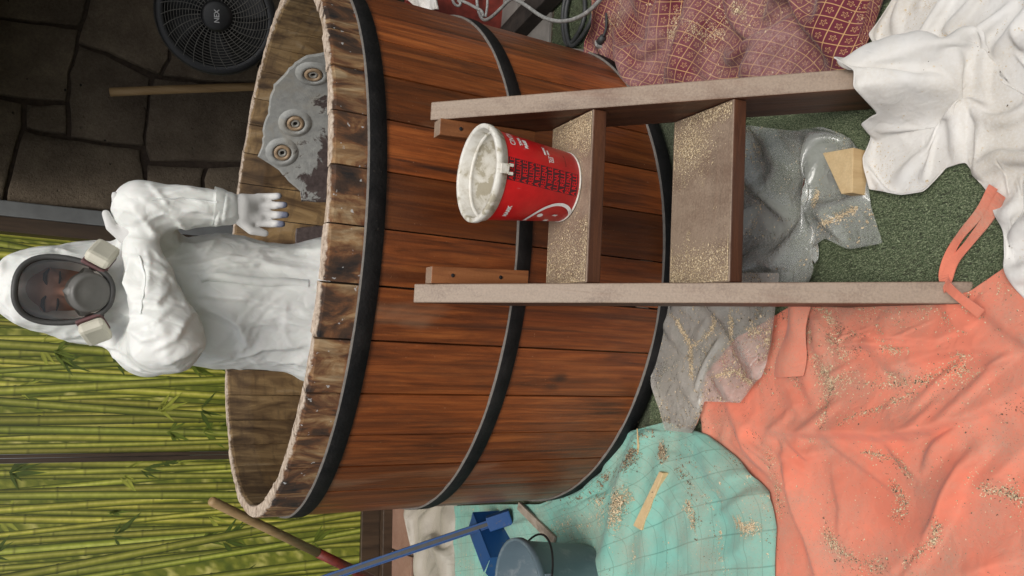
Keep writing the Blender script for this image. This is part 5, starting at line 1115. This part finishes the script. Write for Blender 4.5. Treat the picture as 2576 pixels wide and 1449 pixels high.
PO = [([(2077, 925), (2092, 975), (2062, 1070)], 7, 800), ([(2147, 975), (2317, 960), (2432, 925)], 7, 700), ([(2102, 1065), (2217, 1025), (2307, 985)], 5, 500), ([(2167, 1135), (2257, 1155), (2292, 1200)], 5, 450), ([(1927, 1130), (1957, 1225), (1962, 1300)], 6, 400), ([(2082, 1335), (2097, 1375), (2167, 1420), (2230, 1425)], 9, 800), ([(2272, 1425), (2347, 1360), (2357, 1315)], 6, 500), ([(2467, 1225), (2517, 1235), (2576, 1260)], 8, 450), ([(2242, 1215), (2282, 1265), (2247, 1305)], 7, 400), ([(2090, 840), (2110, 870)], 10, 250)]
piles(X_or, [(a_, b_ * 1.7, int(c_ * .7)) for a_, b_, c_ in PO], .0010, 'sawdust', 'sawdust gathered in the creases of the orange sheet', M_chip, 71); piles(X_or, [(a_, b_ * 1.5, int(c_ * .35)) for a_, b_, c_ in PO], .0010, 'grit', 'dark grit gathered in the creases of the orange sheet', M_chipd, 72)
PT_ = [([(1500, 1275), (1544, 1282), (1572, 1241)], 14, 3000), ([(1440, 1305), (1390, 1335), (1500, 1320), (1550, 1310)], 11, 2200), ([(1627, 1095), (1625, 1157), (1622, 1240)], 9, 1500), ([(1647, 1102), (1669, 1152)], 11, 900), ([(1597, 1352), (1591, 1410)], 6, 600), ([(1850, 1310), (1877, 1332), (1905, 1324)], 10, 800), ([(1816, 1324), (1811, 1400)], 7, 800), ([(1820, 1425), (1850, 1440)], 9, 400), ([(1730, 1260), (1745, 1330)], 10, 400)]
piles(X_te, PT_, .0013, 'sawdust', 'sawdust heaped between the folds of the mint green cloth', M_chip, 73)
piles(X_te, [([(1420, 1270), (1500, 1235), (1530, 1202), (1572, 1166), (1600, 1130)], 10, 2600), ([(1627, 1095), (1625, 1157), (1622, 1227)], 12, 1500), ([(1647, 1102), (1669, 1152)], 12, 900), ([(1500, 1275), (1560, 1260)], 14, 900), ([(1700, 1150), (1760, 1250), (1780, 1330)], 30, 900)], .0014, 'grit', 'brown grit heaped between the folds of the mint green cloth', M_chipd, 74)
piles(X_p2, [([(1703, 805), (1738, 870), (1742, 955)], 5, 900), ([(1745, 870), (1790, 835), (1800, 800)], 4, 400), ([(1838, 795), (1842, 870)], 5, 350), ([(1790, 950), (1850, 933), (1892, 965)], 4, 450)], .0013, 'sawdust', 'sawdust lines in the creases of the dusty plastic sheet', M_chip, 75)
piles(X_p1, [([(2060, 570), (2110, 545), (2150, 525)], 5, 500), ([(2060, 480), (2045, 520)], 4, 200)], .0012, 'sawdust', 'sawdust in the creases of the clear plastic sheet', M_chip, 76)
piles(X_bu, [([(1700, 40), (1760, 90), (1800, 60)], 14, 900), ([(1850, 20), (1900, 60)], 14, 700)], .0010, 'sawdust', 'sawdust dusted over the burgundy cloth', M_chip, 77)
# sawdust on the treads and rails
S = []; N = []
r = np.random.default_rng(99)
for z, td, k in ((.5959, .203, 9000), (.3594, .219, 11000)):
    s__ = r.uniform(-lw(z) + .004, lw(z) - .004, k * 3); f = r.uniform(.01, .97, k * 3); P2 = np.stack([s__ * 1.0 + z * 9, f * td], 1)
    w = np.clip(vnoise(P2, 14, 3) * .9 + .5 * vnoise(P2, 40, 4) + .9 * (np.abs(s__) / lw(z)) ** 3 - .25, 0, 1); keep = r.random(k * 3) < w
    pc_ = ((.62, .70, .16, .2), (-.80, .5, .14, .4)) if td > .21 else ((-.72, .5, .25, .3), (.85, .35, .12, .3))
    for (u0, f0, su, sf) in pc_:
        kk = 5000; s__ = np.r_[s__, np.clip(r.normal(u0, su, kk), -.97, .97) * lw(z)]; f = np.r_[f, np.clip(r.normal(f0, sf, kk), .02, .97)]; keep = np.r_[keep, np.ones(kk, bool)]
    for a_, f_ in zip(s__[keep], f[keep]): S.append(lad(a_, z * TL + .003 + f_ * (td - .006), z - .033 * td * f_)); N.append((0, 0, 1.))
flakes(np.array(S), np.array(N), 12, .0008, 'sawdust', 'pale sawdust lying on the two ladder treads', M_chip)
